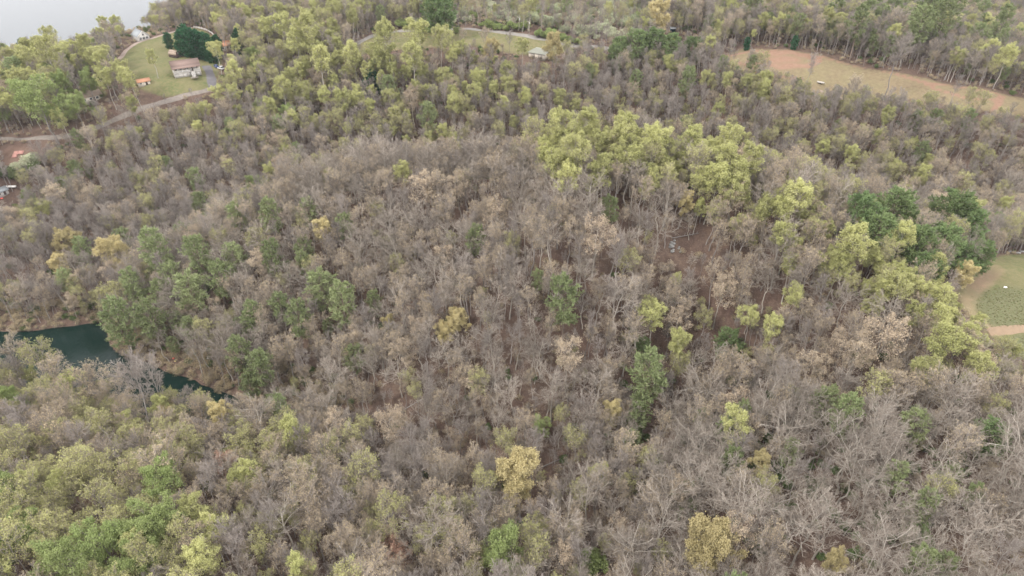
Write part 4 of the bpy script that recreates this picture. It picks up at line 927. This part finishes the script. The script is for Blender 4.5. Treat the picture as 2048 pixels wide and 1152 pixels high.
# weeds on the rough ovals of the grass field
wx = rng.uniform(90 * K, 200 * K, 60000); wy = rng.uniform(90 * K, 200 * K, 60000)
okw = np.maximum(poly_sd(wx, wy, oval), poly_sd(wx, wy, hits([(1990,690),(2010,676),(2060,668),(2120,668),(2120,720),(2040,720)]))) > 0
scatter('field_weeds', 'Z', [(x, y, float(H(x, y)) - .05, rng.uniform(0, 6.28), rng.uniform(.05, .12), int(rng.integers(3))) for x, y in zip(wx[okw], wy[okw])], 'rough low weeds on the ovals of the grass field', 'weeds')

def shrubs(code, pts, label, group, wpx=(16, 26)):
    for u, v in pts:
        x, y = hit(u, v); pr = PROTO[code]; k = random.randrange(len(pr))
        dep = y * cp - (float(H(x, y)) - CAM_Z) * sp; s = random.uniform(*wpx) * dep / FPX / pr[k][3]
        r = empty(NAME[code], (x, y, float(H(x, y)) - .1), random.uniform(0, 6.28), label, 'shrub', group); s = min(2.9, max(.4, s)); r.scale = (s, s, s * random.uniform(.8, 1.1))
        for nm, me in (('stems', pr[k][0]), ('crown', pr[k][1])):
            o = bpy.data.objects.new(nm, me); COL.objects.link(o); o.parent = r
shrubs('E', [(800 + 14 * i + random.uniform(-4, 4), 55 + random.uniform(-2, 2)) for i in range(6)] + [(965 + 12 * i, 57 + i * .8 + random.uniform(-2, 2)) for i in range(7)] + [(1075 + 13 * i, 74 + i * 2.6) for i in range(8)],
       'green leafy shrub in the row behind the country road', 'green shrubs along the country road', (18, 28))
pts = []
while len(pts) < 130:
    u, v = random.uniform(890, 1310), random.uniform(6, 92)
    if v < np.interp(u, [890, 1000, 1100, 1250], [52, 52, 68, 92]) and not (u < 930 and v < 40): pts.append((u, v))
shrubs('W', pts, 'pale flowering shrub on the scrubland behind the country road', 'pale shrubs on the scrubland', (18, 36))
shrubs('E', [(random.uniform(930, 1300), random.uniform(4, 60)) for _ in range(24)], 'green shrub among the pale flowering scrubland', 'green shrubs on the scrubland', (16, 30))
shrubs('E', [(850, 66), (838, 68), (862, 68), (915, 66)], 'rounded green shrub at the near edge of the country road', 'green shrubs at the meadow edge', (16, 24))
shrubs('L', [(20, 352), (38, 350), (55, 346), (70, 342), (8, 356), (28, 358)], 'dark green shrub below the red soil clearing', 'dark shrubs below the clearing', (24, 34))
shrubs('W', [(40, 343), (60, 336), (78, 332)], 'pale green shrub bordering the red soil clearing', 'pale shrubs below the clearing', (24, 34))

# ------------------------------------------------------------------ buildings
def spot(u, v, rz=None, sink=0.0):
    x, y = hit(u, v)
    face = math.atan2(-y, -x) + math.pi / 2 if rz is None else rz          # local -Y looks at the camera's side
    return Vector((x, y, float(H(x, y)) - sink)), face

def gable_house(name, loc, rz, Wd, Dp, wallh, rise, wall_m, roof_m, label, cat='house', ridge='x', base=.0, over=.45, wins=(), door=None, chimney=None, trim='white_paint'):
    """ridge along local x (eaves to the front) or y (gable to the front)"""
    r = empty(name, loc, rz, label, cat)
    a, b = (Dp / 2, Wd / 2) if ridge == 'x' else (Wd / 2, Dp / 2)
    MB().prism([(-a, -1.2), (a, -1.2), (a, base + wallh), (0, base + wallh + rise), (-a, base + wallh)], -b, b, ridge).build('wall', wall_m, r)
    sl = rise / a; t = .18; e = a + over; z0 = base + wallh + .05
    prof = [(-e, z0 - sl * over), (0, z0 + rise), (e, z0 - sl * over), (e, z0 - sl * over + t), (0, z0 + rise + t), (-e, z0 - sl * over + t)]
    rf = MB().prism([prof[0], prof[1], prof[4], prof[5]], -b - over, b + over, ridge)
    rf.prism([prof[1], prof[2], prof[3], prof[4]], -b - over, b + over, ridge)
    ro = rf.build('roof', roof_m, r)
    MB().prism([(-.12, z0 + rise + t - .02), (.12, z0 + rise + t - .02), (0, z0 + rise + t + .08)], -b - over + .02, b + over - .02, ridge).build('ridge_cap', roof_m, ro)
    if chimney: 
        MB().box((chimney[0], chimney[1], z0 + rise + .2), (.7, .7, 1.8)).box((chimney[0], chimney[1], z0 + rise + 1.14), (.85, .85, .1)).build('chimney', 'block', ro)
    yf = -Dp / 2
    for wx_, wz_, ww_, wh_ in wins:
        wn = empty('window', (wx_, yf, base + wz_)); wn.parent = r
        MB().box((0, -.03, 0), (ww_, .06, wh_)).build('pane', 'glass', wn)
        f = MB()
        for s_ in (-1, 1): f.box((s_ * (ww_ / 2 + .04), -.04, 0), (.1, .1, wh_ + .2)); f.box((0, -.045, s_ * (wh_ / 2 + .05)), (ww_, .1, .1))
        f.box((0, -.05, 0), (.06, .08, wh_ - .01)); f.build('frame', trim, wn)
    if door:
        d = MB().box((door, yf - .04, base + 1.05), (1.0, .08, 2.1)).build('door', 'wood_dark', r)
        MB().tube((door + .36, yf - .16, base + 1.0), (door + .36, yf - .06, base + 1.0), .04).build('handle', 'metal', d)
    return r

# white porched house
loc, rz = spot(374, 146, sink=.1); rz += .05
hs_ = gable_house('porch_house', loc, rz, 13.0, 6.2, 2.6, 1.9, 'siding_cream', 'shingle_brown', 'brown roofed house with white porch and stairs on the lawn', base=2.2,
                  wins=[(-4.9, 1.4, 1.3, 1.2), (-2.5, 1.4, 1.3, 1.2), (.2, 1.4, 1.3, 1.2), (4.8, 1.4, 1.3, 1.2)], door=2.5)
pf = -3.1
MB().box((0, pf - 1.35, 2.1), (13.0, 2.6, .2)).build('porch_deck', 'wood_grey', hs_)
MB().prism([(pf - 2.95, 4.25), (pf - .2, 5.02), (pf - .2, 5.16), (pf - 2.95, 4.40)], -6.9, 6.9).build('porch_roof', 'shingle_brown', hs_)
for i in range(7):
    x = -6.3 + i * 2.1
    MB().box((x, pf - 2.55, 3.28), (.18, .18, 2.1)).build('porch_post', 'white_paint', hs_)
    MB().box((x, pf - 2.55, .55), (.22, .22, 2.9)).build('deck_post', 'wood_grey', hs_)
for x0, x1 in ((-6.3, 1.7), (3.3, 6.3)):
    rl = MB().box(((x0 + x1) / 2, pf - 2.56, 3.1), (x1 - x0, .1, .1)).box(((x0 + x1) / 2, pf - 2.56, 2.4), (x1 - x0, .1, .1))
    n = int((x1 - x0) / .22)
    for i in range(n): rl.box((x0 + (i + .5) * (x1 - x0) / n, pf - 2.56, 2.75), (.1, .05, .62))
    rl.build('railing', 'white_paint', hs_)
    MB().box(((x0 + x1) / 2, pf - 2.62, 2.02), (x1 - x0, .06, .3)).build('fascia', 'white_paint', hs_)
    MB().box(((x0 + x1) / 2, pf - 2.3, .7), (x1 - x0, .05, 2.3)).build('lattice', 'siding_grey', hs_)
st = empty('stairs', (2.5, pf - 2.7, 0)); st.parent = hs_
for i in range(9): MB().box((0, -.15 - i * .3, 2.0 - i * .24), (1.5, .34, .1)).build('step', 'white_paint', st)
for s_ in (-1, 1):
    MB().prism([(0, 2.0), (0, 3.0), (-2.8, .85), (-2.8, -.2)], s_ * .8 - .04, s_ * .8 + .04).build('stair_rail', 'white_paint', st)
MB().box((2.5, pf - 6.2, .02), (3.6, 1.6, .25)).build('landing', 'gravel', hs_)

hs_.scale = (1.08,) * 3
# grey gabled house by the lake
loc, rz = spot(283, 79, sink=.2)
gable_house('lake_house', loc, rz + .35, 9, 11, 3.2, 3.6, 'siding_grey', 'shingle_grey', 'grey roofed house with white gable trim at the end of the lawn', ridge='y', base=.8,
            wins=[(-2.4, 1.6, 1.6, 1.8), (2.4, 1.6, 1.6, 1.8), (0, 4.2, 1.4, 1.4), (0, 1.5, 1.8, 1.9)], over=.5)
g_ = bpy.data.objects['lake_house']; g_.scale = (.8,) * 3
MB().prism([(-5.0, 3.62), (0, 7.62), (0, 7.92), (-5.0, 3.92)], -6.06, -6.0, 'y').build('gable_trim', 'white_paint', g_)
MB().prism([(5.0, 3.62), (5.0, 3.92), (0, 7.92), (0, 7.62)], -6.06, -6.0, 'y').build('gable_trim', 'white_paint', g_)
# orange roofed house behind the cedars
loc, rz = spot(455, 98, sink=.2)
gable_house('orange_roof_house', loc, rz, 9, 7, 2.6, 2.0, 'siding_cream', 'shingle_orange', 'orange roofed house behind the row of dark cedars', base=.4, wins=[(-2.6, 1.4, 1.2, 1.2), (2.4, 1.4, 1.2, 1.2)], door=.2)
# orange roofed shed on the lawn
loc, rz = spot(288, 168, sink=.2)
gable_house('orange_roof_shed', loc, rz + .12, 6.0, 3.4, 1.9, 1.0, 'siding_cream', 'shingle_orange', 'low orange roofed shed at the lower edge of the lawn', 'shed', wins=[(-1.6, 1.1, .8, .7)], door=1.2)
# tan roofed house among trees
loc, rz = spot(180, 200, sink=.2)
gable_house('tan_roof_house', loc, rz + .2, 11, 7, 2.6, 1.9, 'siding_cream', 'shingle_tan', 'tan roofed house tucked among green trees by the gravel road', base=.3, wins=[(-3.2, 1.4, 1.2, 1.2), (3.0, 1.4, 1.2, 1.2), (0, 1.4, 1.2, 1.2)], door=1.5)
loc, rz = spot(10, 216, sink=.2)
gable_house('pale_roof_house', loc, rz + .4, 9, 6.5, 2.5, 1.8, 'siding_cream', 'shingle_tan', 'pale house behind the big vivid green tree', base=.2, wins=[(-2.4, 1.4, 1.1, 1.2), (2.4, 1.4, 1.1, 1.2)], door=.2)
loc, rz = spot(2, 388, sink=.2)
gable_house('boat_shed', loc, rz + .3, 5.5, 4.5, 2.1, 1.1, 'siding_grey', 'shingle_grey', 'small grey roofed shed beside the blue tarp', 'shed', wins=[(-1.2, 1.2, .8, .8)], door=1.0)
# dark gambrel barn
loc, rz = spot(351, 114, sink=.1)
r = empty('gambrel_barn', loc, rz + .75, 'small dark brown gambrel barn with pinkish roof behind the house', 'barn')
prof = [(-2.1, 1.7), (-1.55, 3.1), (0, 3.9), (1.55, 3.1), (2.1, 1.7)]
MB().prism([(-2.0, -.6), (2.0, -.6)] + [(a, z - .05) for a, z in reversed(prof)], -2.6, 2.6, 'y').build('wall', 'wood_dark', r)
rf = MB()
for (a0, z0), (a1, z1) in zip(prof[:-1], prof[1:]):
    d = Vector((a1 - a0, z1 - z0)).normalized(); nn = Vector((-d.y, d.x)) * .12
    rf.prism([(a0, z0), (a1, z1), (a1 + nn.x, z1 + nn.y), (a0 + nn.x, z0 + nn.y)], -2.9, 2.9, 'y')
rf.build('roof', 'shingle_tan', r)
for s_ in (-1, 1): MB().box((s_ * .62, -2.64, .95), (1.15, .08, 1.9)).build('door', 'wood_dark', r)
MB().box((0, -2.64, 2.6), (.9, .08, .7)).build('hatch', 'wood_grey', r)

# sage hip roofed barn
loc, rz = spot(1078, 113, sink=.2)
r = empty('hip_roof_barn', loc, rz - .45, 'sage grey hip roofed barn below the meadow', 'barn')
MB().box((0, 0, .9), (10, 7, 3.8)).build('wall', 'siding_cream', r)
e0, e1, z0, z1 = 5.6, 4.1, 2.75, 4.9
mb = MB(); A_ = [(-e0, -e1, z0), (e0, -e1, z0), (e0, e1, z0), (-e0, e1, z0)]; Rg = [(-2.0, 0, z1), (2.0, 0, z1)]
mb.face([A_[0], A_[1], Rg[1], Rg[0]]); mb.face([A_[2], A_[3], Rg[0], Rg[1]]); mb.face([A_[1], A_[2], Rg[1]]); mb.face([A_[3], A_[0], Rg[0]]); mb.face([A_[3], A_[2], A_[1], A_[0]])
ro = mb.build('roof', 'shingle_sage', r)
MB().tube((-2.0, 0, z1), (2.0, 0, z1), .08).build('ridge_cap', 'metal', ro)
for x in (-2.4, 2.4): MB().box((x, -3.53, 1.2), (2.6, .08, 2.4)).build('door', 'wood_grey', r)

# teal covered shed
loc, rz = spot(1345, 66, sink=.1)
r = empty('teal_shed', loc, rz + .2, 'small dark teal shed with open front among the pale scrub', 'shed')
for x in (-1.5, 1.5):
    for y in (-1.4, 1.4): MB().box((x, y, 1.3), (.14, .14, 3.0)).build('post', 'wood_dark', r)
MB().box((0, 1.42, 1.3), (3.0, .06, 2.7)).build('back_wall', 'tarp_teal', r); MB().box((1.53, 0, 1.3), (.06, 2.7, 2.7)).build('side_wall', 'tarp_teal', r); MB().box((-1.53, 0, 1.3), (.06, 2.7, 2.7)).build('side_wall', 'tarp_teal', r)
MB().prism([(-1.8, 2.75), (1.8, 3.1), (1.8, 3.2), (-1.8, 2.85)], -1.8, 1.8).build('roof', 'shingle_grey', r)

# ------------------------------------------------------------------ cars, trailer, poles, fence and small things
def car(u, v, rz, paint, label, van=False):
    x, y = hit(u, v); r = empty('parked_car', (x, y, float(H(x, y)) + .05), rz, label, 'car')
    lo = [(-2.2, .35), (2.2, .35), (2.25, .62), (2.1, .92), (1.2, 1.0), (-2.1, 1.02), (-2.25, .7)]
    MB().prism(lo, -.86, .86, 'y').build('body', paint, r)
    hi = [(-1.95, 1.02), (1.05, 1.0), (.45, 1.5), (-1.5, 1.52)] if not van else [(-2.1, 1.02), (1.3, 1.0), (.8, 1.75), (-2.05, 1.8)]
    cab = MB().prism(hi, -.74, .74, 'y').build('cabin', 'glass', r)
    MB().box((-.5, 0, hi[2][1] + .03), (1.9, 1.42, .06)).build('roof_panel', paint, r)
    for sx_ in (-1.35, 1.4):
        for sy_ in (-1, 1):
            wn = empty('wheel', (sx_, sy_ * .82, .33)); wn.parent = r
            MB().tube((0, -.1, 0), (0, .1, 0), .33, n=14).build('tyre', 'rubber', wn); MB().tube((0, sy_ * .09, 0), (0, sy_ * .112, 0), .2, n=12).build('rim', 'metal', wn)
    for sy_ in (-.6, .6): MB().box((2.2, sy_, .74), (.12, .32, .16)).build('headlight', 'white_paint', r)
    return r
car(433, 135, 2.2, 'car_blue', 'dark blue car parked on the driveway beside the house')
car(442, 139, 2.6, 'car_white', 'white car parked next to the dark blue one', True)

x, y = hit(1640, 168); r = empty('flatbed_trailer', (x, y, float(H(x, y))), .95 - 1.55, 'pale flat trailer standing at the lower edge of the dirt field', 'trailer')
r.scale = (.75,) * 3; MB().box((0, 0, .75), (5.0, 1.7, .18)).build('bed', 'wood_grey', r); MB().box((0, .84, 1.0), (5.0, .06, .4)).build('side_rail', 'white_paint', r)
MB().tube((2.5, 0, .7), (3.9, 0, .55), .06).build('drawbar', 'metal', r)
for sx_ in (-.5, .5):
    for sy_ in (-.95, .95): MB().tube((sx_, sy_ - .1, .36), (sx_, sy_ + .1, .36), .36, n=14).build('wheel', 'rubber', r)
x, y = hit(24, 377); r = empty('boat_trailer', (x, y, float(H(x, y))), .05, 'long white covered boat trailer beside the grey roofed shed', 'trailer')
MB().prism([(-.9, .8), (-.5, .4), (.5, .4), (.9, .8), (.5, 1.15), (-.5, 1.15)], -2.4, 2.2).build('hull_cover', 'white_paint', r)
for sy_ in (-.85, .85): MB().tube((-.5, sy_ - .1, .32), (-.5, sy_ + .1, .32), .32, n=14).build('wheel', 'rubber', r)
MB().tube((2.1, 0, .5), (3.2, 0, .45), .05).build('drawbar', 'metal', r)

def crumple(name, u, v, sz_, mt, label, cat, amp=.35, seed=1):
    x, y = hit(u, v); g = np.random.default_rng(seed); n = 9; V = []; F = []
    for j in range(n):
        for i in range(n):
            a, b_ = i / (n - 1) - .5, j / (n - 1) - .5; rr = max(0, 1 - (2 * max(abs(a), abs(b_))) ** 3)
            V.append((a * sz_[0] * (1 + g.uniform(-.06, .06)), b_ * sz_[1] * (1 + g.uniform(-.06, .06)), .06 + rr * (sz_[2] * .6 + g.uniform(0, amp * sz_[2]))))
    F = [(j * n + i, j * n + i + 1, (j + 1) * n + i + 1, (j + 1) * n + i) for j in range(n - 1) for i in range(n - 1)]
    o = bpy.data.objects.new(name, mesh(name, V, np.array(F), (mt,), True)); COL.objects.link(o); o.location = (x, y, float(H(x, y)))
    o.modifiers.new('thick', 'SOLIDIFY').thickness = .03
    return tag(o, label, cat)
crumple('blue_tarp', 5, 391, (2.6, 1.8, .9), 'tarp_blue', 'blue tarp covered heap in front of the grey roofed shed', 'tarp', seed=3)
crumple('red_tarp', 3, 398, (1.6, 1.0, .4), 'tarp_red', 'small red tarp next to the blue covered heap', 'tarp', seed=5)
crumple('red_float', 348, 719, (.9, .7, .5), 'tarp_red', 'small red float left on the brown bank above the cove', 'float', seed=8)
crumple('yellow_float', 351, 723, (.7, .6, .4), 'tarp_yellow', 'small yellow float lying against the red one', 'float', seed=9)

for i, (u, v, rz_, lab) in enumerate([(33, 307, .1, 'rear left'), (43, 306.5, .1, 'rear right'), (30, 313.5, .1, 'front')]):
    x, y = hit(u, v); nrm = []
    o = MB().box((0, 0, 0), (2.3, 2.3, .12)).build('red_slab', 'red_sheet'); e_ = .8
    gx_ = (float(H(x + e_, y)) - float(H(x - e_, y))) / (2 * e_); gy_ = (float(H(x, y + e_)) - float(H(x, y - e_))) / (2 * e_)
    o.rotation_euler = (math.atan(gy_), -math.atan(gx_), rz_); o.location = (x, y, float(H(x, y)) + .25)
    tag(o, 'flat pinkish red slab lying on the bare soil clearing', 'slab', 'red slabs on the clearing')

# utility poles
for k, (u, v) in enumerate([(1038, 64), (1058, 72)]):
    x, y = hit(u, v); r = empty('utility_pole', (x, y, float(H(x, y))), .3, 'wooden utility pole with cross arm beside the country road', 'utility pole', 'utility poles by the road')
    MB().tube((0, 0, -1), (0, 0, 9.0), .16, .11, 8).build('pole', 'wood_grey', r); MB().box((0, .14, 8.3), (2.2, .12, .14)).build('cross_arm', 'wood_grey', r)
    for x_ in (-.95, -.4, .4, .95): MB().tube((x_, .14, 8.37), (x_, .14, 8.58), .05, .03, 6).build('insulator', 'white_paint', r)
    MB().tube((.3, -.1, 7.0), (.3, -.1, 7.8), .18, n=10).build('transformer', 'metal', r)

# white rail fence curving round the top of the lawn
FN = hits([(388, 56), (400, 58), (413, 62), (424, 68), (432, 76), (440, 84)])
pts = []
for a, b_ in zip(FN[:-1], FN[1:]):
    n = max(1, round(math.dist(a, b_) / 2.3)); pts += [(a[0] + (b_[0] - a[0]) * i / n, a[1] + (b_[1] - a[1]) * i / n) for i in range(n)]
pts.append(FN[-1]); P3 = [Vector((x, y, float(H(x, y)))) for x, y in pts]
r = empty('rail_fence', P3[0], 0, 'white rail fence curving round the top of the lawn', 'fence')
for i, p in enumerate(P3):
    q = p - P3[0]; MB().box((q.x, q.y, .5), (.14, .14, 1.5)).build('post', 'white_paint', r).location.z = q.z
    if i + 1 < len(P3):
        q2 = P3[i + 1] - P3[0]
        for hz_ in (.55, 1.05): MB().tube((q.x, q.y, q.z + hz_), (q2.x, q2.y, q2.z + hz_), .08, n=6).build('rail', 'white_paint', r)

# rocks
def rock(name, loc, s, seed, mt, parent=None):
    import bmesh
    bm = bmesh.new(); bmesh.ops.create_icosphere(bm, subdivisions=2, radius=1); g = random.Random(seed)
    for v_ in bm.verts: v_.co *= g.uniform(.78, 1.15); v_.co.x *= s[0]; v_.co.y *= s[1]; v_.co.z *= s[2]
    me = bpy.data.meshes.new(name); bm.to_mesh(me); bm.free(); me.materials.append(M[mt]); o = bpy.data.objects.new(name, me); COL.objects.link(o); o.location = loc
    if parent: o.parent = parent
    return o
x, y = hit(1348, 497); r = empty('rock_outcrop', (x, y, float(H(x, y))), 0, 'outcrop of pale grey boulders in a gap of the bare wood', 'rocks')
for i in range(13):
    a, d = random.uniform(0, 6.28), random.uniform(.2, 1.7); s = random.uniform(.3, .75); px_, py_ = math.cos(a) * d * 1.3, math.sin(a) * d
    rock('boulder', (px_, py_, float(H(x + px_, y + py_)) - float(H(x, y)) + s * .25 + (.5 if d < .8 else 0)), (s, s * random.uniform(.7, 1), s * .7), i, 'rock', r)
x, y = hit(2010, 576); tag(rock('white_boulder', (x, y, float(H(x, y)) + .25), (.6, .4, .34), 77, 'rock_white'), 'white boulder on the rough oval of the grass field', 'boulder')
for k, (u, v) in enumerate([(2022, 505), (2036, 507), (2044, 504)]):
    x, y = hit(u, v); tag(rock('field_rock', (x, y, float(H(x, y)) + .2), (1.1, .7, .5), 90 + k, 'rock'), 'grey rock at the wooded edge of the grass field', 'rock', 'rocks at the field edge')

# fallen trunks
for k, (u, v, a, L_) in enumerate([(1385,745,.9,9),(1440,770,2.2,8),(1370,478,.15,9),(960,745,.5,10),(1150,760,2.6,9),(820,815,.2,8),(690,800,1.0,7),(1260,905,2.3,8),(1110,925,.4,9),(560,800,.7,7),(1600,930,1.9,9),(1180,560,.3,9)]):
    x, y = hit(u, v); r = empty('fallen_trunk', (x, y, float(H(x, y))), 0, 'bare fallen trunk with broken limb stubs lying on the leaf litter', 'fallen trunk', 'fallen trunks on the leaf litter')
    d = Vector((math.cos(a), math.sin(a), 0)); p = -d * L_ / 2; q = d * L_ / 2
    p.z = float(H(x + p.x, y + p.y)) - float(H(x, y)) + .3; q.z = float(H(x + q.x, y + q.y)) - float(H(x, y)) + .3
    MB().tube(p, q, .2, .09, 8).build('log', 'bark_grey', r)
    for f in (.45, .62, .78, .9):
        b0 = p.lerp(q, f); sd_ = random.choice((-1, 1)); b1 = b0 + Vector((-d.y * sd_ + d.x * .8, d.x * sd_ + d.y * .8, .5)) * random.uniform(.8, 1.6); MB().tube(b0, b1, .09, .03, 5).build('limb_stub', 'bark_grey', r)

# cedars round the house
for u, v, s in [(372, 112, 1.15), (382, 114, 1.2), (392, 116, 1.2), (402, 118, 1.15), (412, 120, 1.1), (421, 123, 1.05), (429, 126, 1.0), (377, 104, 1.1), (388, 107, 1.1), (399, 110, 1.1), (410, 113, 1.0), (440, 117, .95), (340, 97, .72), (486, 113, 1.15), (480, 112, 1.0), (355, 100, .35), (401, 82, .4)]:
    x, y = hit(u, v); k = random.randrange(3); big = u not in (340, 486, 480, 355, 401)
    lab = 'dense dark green cedar in the row behind the porched house' if big else {340: 'round dark cedar beside the dark gambrel barn', 486: 'dark cedar standing apart, right of the orange roofed house', 480: 'dark cedar pressed against the one by the orange roofed house', 355: 'tiny dark cedar by the gambrel barn', 401: 'tiny dark cedar on the top lawn'}[u]
    r = empty('cedar_tree', (x, y, float(H(x, y)) - .1), random.uniform(0, 6.28), lab, 'tree', 'cedars behind the porched house' if big else None); s *= K * .95; r.scale = (s, s, s * random.uniform(.9, 1.08))
    for nm, me in (('trunk', PROTO['C'][k][0]), ('crown', PROTO['C'][k][1])):
        o = bpy.data.objects.new(nm, me); COL.objects.link(o); o.parent = r

# ------------------------------------------------------------------ haze
if HAZE:
    m, t, b, o = mat('haze'); t.nodes.remove(b); pv_ = t.nodes.new('ShaderNodeVolumePrincipled')
    pv_.inputs['Color'].default_value = (.92, .93, .96, 1); pv_.inputs['Density'].default_value = HAZE; pv_.inputs['Anisotropy'].default_value = .2
    t.links.new(pv_.outputs[0], o.inputs['Volume']); M['haze'] = m
    hz = MB().box((0, 1000, 86), (9000, 9000, 186)).build('haze', 'haze'); tag(hz, 'thin pale haze over the whole valley', 'haze', None, 'stuff')
print('TREES', len(SPOTS), {c: len(v) for c, v in rest.items()}, count, 'und', len(und['L']), len(und['S']), 'tris', sum(len(m_.loops) - 2 * len(m_.polygons) for m_ in bpy.data.meshes))
